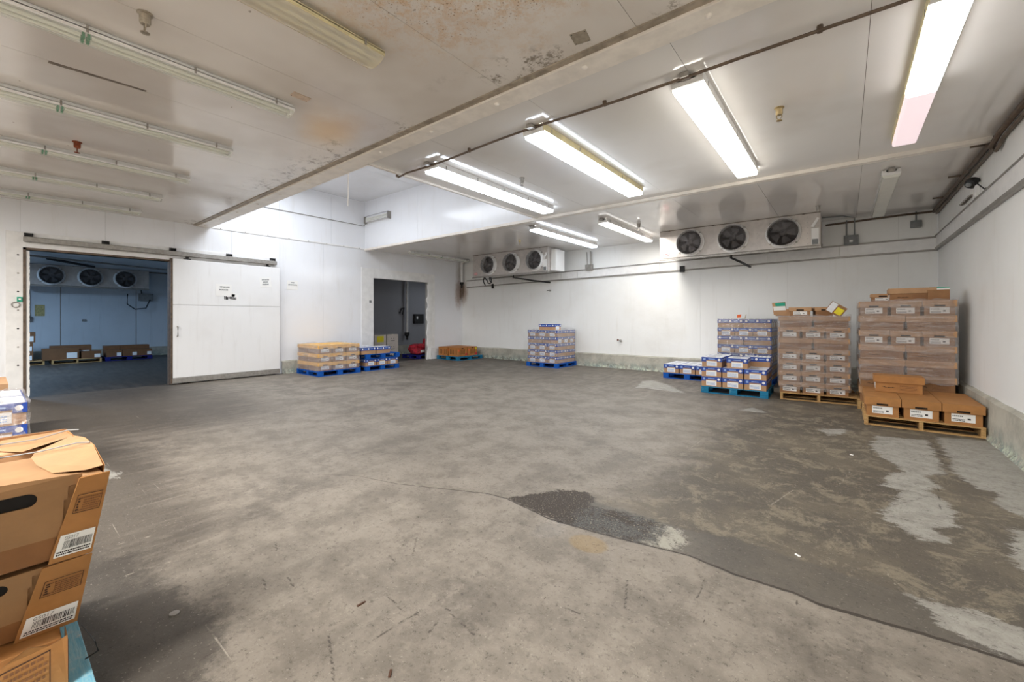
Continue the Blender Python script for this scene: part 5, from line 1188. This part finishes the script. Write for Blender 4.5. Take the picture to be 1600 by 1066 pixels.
# layers
def big_carton(z0, z1, depth, label, first=False, y_left=-.42, bulge=0.):
    t_ = thing('carton', label, 'box', (0, 0, 0), 0, 'nearest kraft boxes')
    xb0, xb1 = XF(z0)-depth, XF(z1)-depth
    q = MB(); q.hexa([(XF(z0)-.012, y_left, z0), (XF(z0)-.012, YR(z0)-.008, z0), (xb0, YR(z0)-.008, z0), (xb0, y_left, z0), (XF(z1)-.012, y_left, z1-.004), (XF(z1)-.012, YR(z1)-.01, z1-.004), (xb1, YR(z1)-.03, z1-.004), (xb1, y_left, z1-.004)], M['kraft_mid']); q.obj('carton_body', t_, bevel=.004)
    ys = .152 if first else .072   # split between wrap panel and side panel
    yt = .216 if first else .134
    YS = lambda z: ys+(yt-ys)*(z-z0)/(z1-z0)
    # main side panel with hand hole (built around the hole)
    hz0, hz1 = z0+(z1-z0)*.76, z0+(z1-z0)*.92; hy = ys-(.035 if first else .018)
    def quadp(y0, y1, za, zb_, off, mt, q):
        q.hexa([(XF(za)+off-.008, y0, za), (XF(za)+off, y0, za), (XF(za)+off, y1, za), (XF(za)+off-.008, y1, za), (XF(zb_)+off-.008, y0, zb_), (XF(zb_)+off, y0, zb_), (XF(zb_)+off, y1, zb_), (XF(zb_)+off-.008, y1, zb_)], mt)
    q = MB(); zl = z0+(z1-z0)*.34
    quadp(y_left, ys+.015, z0+.006, zl, -.006, M['kraft_shade'], q); q.obj('lower_panel', t_)
    q = MB(); hl = hy-.14
    quadp(y_left, ys+.03, zl-.01, hz0, -.001, M['kraft_mid'], q); q.hexa([(XF(hz1)-.009, y_left, hz1), (XF(hz1)-.001, y_left, hz1), (XF(hz1)-.001, yt+.01, hz1), (XF(hz1)-.009, yt+.01, hz1), (XF(z1)-.009, y_left, z1+(.05 if first else 0)), (XF(z1)-.001, y_left, z1+(.05 if first else 0)), (XF(z1)-.001, yt+.01, z1+(.012 if first else 0)), (XF(z1)-.009, yt+.01, z1+(.012 if first else 0))], M['kraft_mid']); quadp(hy, ys+.04, hz0, hz1, -.001, M['kraft_mid'], q); quadp(y_left, hl, hz0, hz1, -.001, M['kraft_mid'], q)
    # rounded hole ends
    for cy in (hy, hl):
        s_ = 1 if cy == hl else -1; rz_ = (hz1-hz0)/2; zc_ = (hz0+hz1)/2
        for k in range(6):
            a0, a1 = math.pi/2*k/6, math.pi/2*(k+1)/6
            for sg in (-1, 1):
                ya = cy+s_*rz_*(1-math.sin(a0)); yb_ = cy+s_*rz_*(1-math.sin(a1))
                za = zc_+sg*rz_*math.cos(a0); zb_ = zc_+sg*rz_*math.cos(a1); zo = zc_+sg*rz_
                f = lambda y, z: (XF(z)-.001, y, z)
                q.poly([f(cy, za if k else zo), f(ya, za), f(yb_, zb_), f(cy, zb_)], M['kraft_mid'])
                q.poly([f(ya, za), f(ya, zo), f(cy, zo), f(cy, za)], M['kraft_mid']) if False else None
    q.obj('side_panel', t_)
    q = MB(); quadp(hl, hy, hz0, hz1, -.009, M['hole'], q); o = q.obj('hole_shade_plate', t_)  # dark plate behind the hole, inner shade given by its colour
    # proud wrap panel with label
    q = MB(); za, zb_ = z0-.01, z1-.002
    q.hexa([(XF(za)-.002, ys, za), (XF(za)+.008, ys-.004, za), (XF(za)+.010, YR(za)+.004, za), (XF(za)-.002, YR(za), za), (XF(zb_)-.002, yt+.004, zb_), (XF(zb_)+.010, yt, zb_), (XF(zb_)+.014, YR(zb_)+.006, zb_+.006), (XF(zb_)-.002, YR(zb_), zb_)], M['kraft_rich']); q.obj('wrap_panel', t_, bevel=.002)
    def F(u, v, off=.0015):   # u,v on wrap panel 0..1 left->right, bottom->top
        z = za+(zb_-za)*v; yl = YS(z); yr = YR(z)+.004; xo = .0085+.004*v
        return (XF(z)+xo+off+.002*u, yl+(yr-yl)*u, z)
    def rect(q, u0, u1, v0, v1, mt, off=.0015, sk=0.): q.poly([F(u0, v0+sk*u0, off), F(u1, v0+sk*u1, off), F(u1, v1+sk*u1, off), F(u0, v1+sk*u0, off)], mt)
    q = MB(); rect(q, .06, .93, .07, .34, M['white'], .002); o = q.obj('label', t_); o['label'] = 'white barcode label'
    q = MB(); rr = random.Random(31); u = .2
    while u < .88:
        w_ = rr.choice((.008, .014, .02)); rect(q, u, u+w_, .16, .26, M['ink'], .003); u += w_+rr.choice((.010, .014, .02))
    u = .1
    for row in (.13, .10):
        u = .1
        while u < .88:
            w_ = rr.uniform(.02, .06); rect(q, u, u+w_*.75, row-.01, row+.008, M['ink'], .003); u += w_
    q.obj('barcode', t_)
    cu = D.curves.new('label_text', 'FONT'); cu.body = '05017'; cu.size = 1; to = D.objects.new('label_text', cu); C.objects.link(to)
    dg = bpy.context.evaluated_depsgraph_get(); me = D.meshes.new_from_object(to.evaluated_get(dg)); D.objects.remove(to); D.curves.remove(cu)
    mw = max(v.co.x for v in me.vertices)
    for v in me.vertices:
        v.co = Vector(F(.18+.34*v.co.x/mw, .275+.045*v.co.y/.7, .003))
    me.materials.clear(); me.materials.append(M['grey']); put('label_text', me, t_)
    q = MB()
    B = (.16, .90, .58, .80)
    for r4 in ((B[0], B[1], B[2], B[2]+.008), (B[0], B[1], B[3]-.008, B[3]), (B[0], B[0]+.016, B[2], B[3]), (B[1]-.016, B[1], B[2], B[3])): rect(q, *r4, M['print_dark'], .002)
    for i in range(6):
        v_ = B[2]+.025+.028*i; u = B[0]+(.22 if 0 < i < 5 else .06)
        while u < B[1]-.07:
            w_ = rr.uniform(.03, .09); rect(q, u, u+w_*.8, v_, v_+.014, M['print'], .002); u += w_
    for k in range(5): rect(q, B[0]+.05+.012*(k % 2), B[0]+.13-.015*(k % 3), B[2]+.03+.032*k, B[2]+.05+.032*k, M['print_dark'], .002)
    q.obj('stamp_print', t_)
    return t_
top = big_carton(.625, .965, .48, 'nearest kraft box, torn top one of the leaning stack', True)
big_carton(.30, .61, .48, 'nearest kraft box, second of the leaning stack')
# third box, more upright, crushed
t_ = thing('carton', 'crushed kraft box at foot of the leaning stack', 'box', (0, 0, 0), 0, 'nearest kraft boxes')
q = MB(); q.hexa([(-2.335, -.4, .142), (-2.335, .20, .142), (-2.99, .20, .142), (-2.99, -.4, .142), (-2.395, -.4, .31), (-2.415, .19, .292), (-2.99, .2, .292), (-2.99, -.4, .292)], M['kraft_rich']); q.obj('carton_body', t_, bevel=.003)
q = MB(); fr_ = [(-2.33, -.02, .141), (-2.33, .20, .141)]; tp = [(-2.335, -.02, .27), (-2.335, .05, .315), (-2.33, .10, .345), (-2.335, .155, .32), (-2.34, .185, .325), (-2.34, .20, .33)]
q.poly([fr_[0], fr_[1]]+tp[::-1], M['kraft_rich']); q.poly([(x-.005, y, z) for x, y, z in ([fr_[0], fr_[1]]+tp[::-1])][::-1], M['kraft_inner']); q.obj('torn_flap', t_)
q = MB()
def g3(u, v): return (-2.328, .005+.15*u, .15+.14*v+.02*u)
for r4 in ((0, 1, 0, .04), (0, 1, .96, 1), (0, .02, 0, 1), (.98, 1, 0, 1)): q.poly([g3(r4[0], r4[2]), g3(r4[1], r4[2]), g3(r4[1], r4[3]), g3(r4[0], r4[3])], M['print_dark'])
rr = random.Random(2)
for i in range(5):
    u = .25
    while u < .9: w_ = rr.uniform(.04, .1); q.poly([g3(u, .14+.17*i), g3(u+w_*.7, .14+.17*i), g3(u+w_*.7, .22+.17*i), g3(u, .22+.17*i)], M['print']); u += w_
q.obj('stamp_print', t_)
q = MB(); q.poly([(-2.338, .201, .142), (-2.48, .203, .142), (-2.48, .203, .31), (-2.345, .201, .31)], M['kraft_inner']); q.poly([(-2.338, .202, .142), (-2.48, .204, .142), (-2.48, .204, .31), (-2.345, .202, .31)][::-1], M['kraft_inner']); q.obj('side_flap', t_)
# rear boxes of that load
for z0_, z1_, lab in ((.15, .31, 'bottom'), (.31, .62, 'middle'), (.63, .962, 'top')):
    t_ = thing('carton', 'kraft box in rear row of the nearest pallet, '+lab, 'box', (0, 0, 0), 0, 'nearest kraft boxes')
    q = MB(); xo = .45*(z0_-.63)*.5
    q.box(-3.17+xo, min(XF(z0_)-.5, -3.0 if z0_ < .2 else 9), -.42, .255, z0_, z1_-.004, M['kraft']); q.obj('carton_body', t_, bevel=.004)
    q = MB(); q.box(-3.175+xo, -3.165+xo, -.42, .262, z1_-.09, z1_+(.012 if z0_ > .6 else 0), M['kraft_dark']); q.obj('flap', t_)
# torn top flaps of the top box
q = MB(); z = .963
q.add([(-3.165, .262, z+.006), (-3.16, .05, z), (-2.95, .02, z), (-2.80, .10, z+.004), (-2.86, .262, z+.03), (-3.0, .262, z+.014)], [(0, 1, 2, 3, 4, 5)], M['kraft_inner'])
q.add([(-2.86, .255, z+.03), (-2.78, .14, z+.0), (-2.62, .12, z+.012), (-2.50, .13, z+.004), (-2.34, .16, z+.002), (-2.25, .24, z+.012), (-2.24, .285, z+.02), (-2.5, .29, z+.045), (-2.7, .28, z+.045)], [(0, 1, 8), (1, 2, 7, 8), (2, 3, 7), (3, 4, 6, 7), (4, 5, 6)], M['kraft_inner'])
q.obj('torn_top_flap', top)
q = MB(); q.add([(-2.84, .262, .93), (-2.24, .285, .93), (-2.24, .29, .985), (-2.5, .292, 1.01), (-2.7, .285, 1.008), (-2.86, .262, .995)], [(0, 1, 2, 3, 4, 5)], M['kraft_rich'])
q.add([(-3.17, .262, .9), (-2.84, .262, .9), (-2.86, .264, .995), (-3.17, .264, .975)], [(0, 1, 2, 3)], M['kraft_rich']); q.obj('end_flap', top)
for i, x in enumerate((-3.0, -2.72)):
    b = MB(); b.tube([(x, -.45, .972), (x, .05, .974), (x+.05, .15, .984), (x+.08+.05*i, .25, 1.012), (x+.11+.05*i, .285, 1.012)], .003, M['grey'], 6)
    one('packing_strap', ['grey packing strap over rear of nearest kraft boxes', 'grey packing strap over front of nearest kraft boxes'][i], 'strap', b)
b = MB(); b.tube([(-2.26, .31, .93), (-2.27, .325, .80), (-2.31, .315, .66)], .004, M['dark'], 6); 0 and one('strap_end', 'short black strap end beside the torn top box', 'strap', b)
b = MB(); b.tube([(-2.42, .245, .31), (-2.38, .28, .24), (-2.39, .29, .19), (-2.45, .26, .146)], .003, M['dark'], 6); one('wire_loop', 'thin black wire loop over edge of the nearest pallet', 'wire', b)
# blue stack behind
block_pallet((-6.62, -.33, 0), 0, 1.25, 1.2, M['pblue'], 'blue pallet under wrapped blue boxes behind the nearest stack')
gq = 'blue boxes behind the nearest stack'
for k, z in enumerate((.14, .346, .552)):
    for i in range(3):
        for j in range(2):
            carton('blue', .40, .56, .205, (-6.05-.28-.57*j, .06-.41*i, z), R(90), 'blue-lidded box behind nearest stack, %s layer, %s %s' % (['bottom', 'middle', 'top'][k], ['front', 'rear'][j], ['right', 'middle', 'left'][i]), gq)
wrap(-6.62, -.97, 1.14, 1.23, .2, .77, 0, 'clear stretch film around blue boxes behind nearest stack', seed=7)
b = MB(); b.add([(-7.2, -.97, .768), (-6.05, -.97, .768), (-6.05, .27, .765), (-7.2, .27, .765), (-6.6, -.3, .785)], [(0, 1, 4), (1, 2, 4), (2, 3, 4), (3, 0, 4)], M['film']); one('stretch_wrap', 'clear film sheet over top of blue boxes behind nearest stack', 'plastic wrap', b)
stringer_pallet((-8.6, -.35, 0), 0, 1.2, 1.1, M['wood'], 'wood pallet behind the left blue stack')
for i, (x, y, lab) in enumerate([(-8.35, -.05, 'right'), (-8.35, -.6, 'left'), (-8.85, -.05, 'rear right'), (-8.85, -.6, 'rear left')]):
    for k in range(3): carton('kraft', .48, .5, .2, (x, y, .14+.2*k), R(90), 'kraft box behind left blue stack, %s, %s layer' % (lab, ['bottom', 'middle', 'top'][k]), 'kraft boxes behind the left blue stack')
# floor litter
rr = random.Random(17)
for i, (x, y, w_, lab) in enumerate([(-2.05, 1.27, .05, 'dark splinter on concrete, bottom centre left'), (-.24, 3.3, .035, 'white paper scrap on the dark repair strip'), (.06, 6.1, .03, 'white paper scrap on floor left of pale paint patch'), (-2.75, .62, .05, 'flattened pale bottle cap on dark stained floor'), (-1.55, 1.1, .04, 'dark chip on concrete at bottom centre')]):
    q = MB(); a = rr.uniform(0, 3)
    mt = [M['print_dark'], M['white'], M['white'], M['greytrim'], M['print_dark']][i]
    if i == 3: q.lathe((0, 0, 0), (0, 0, 1), [(.022, 0), (.022, .006), (0, .008)], mt, 14)
    else: q.hexa([(-w_/2, -.006, 0), (w_/2, -.004, 0), (w_/2, .008, 0), (-w_/2, .006, 0), (-w_/2, -.005, .006), (w_/2, -.003, .005), (w_/2, .006, .004), (-w_/2, .005, .006)], mt)
    one('litter_scrap', lab, 'litter', q, loc=(x, y, 0), rot=(0, 0, a))
bpy.context.view_layer.update()
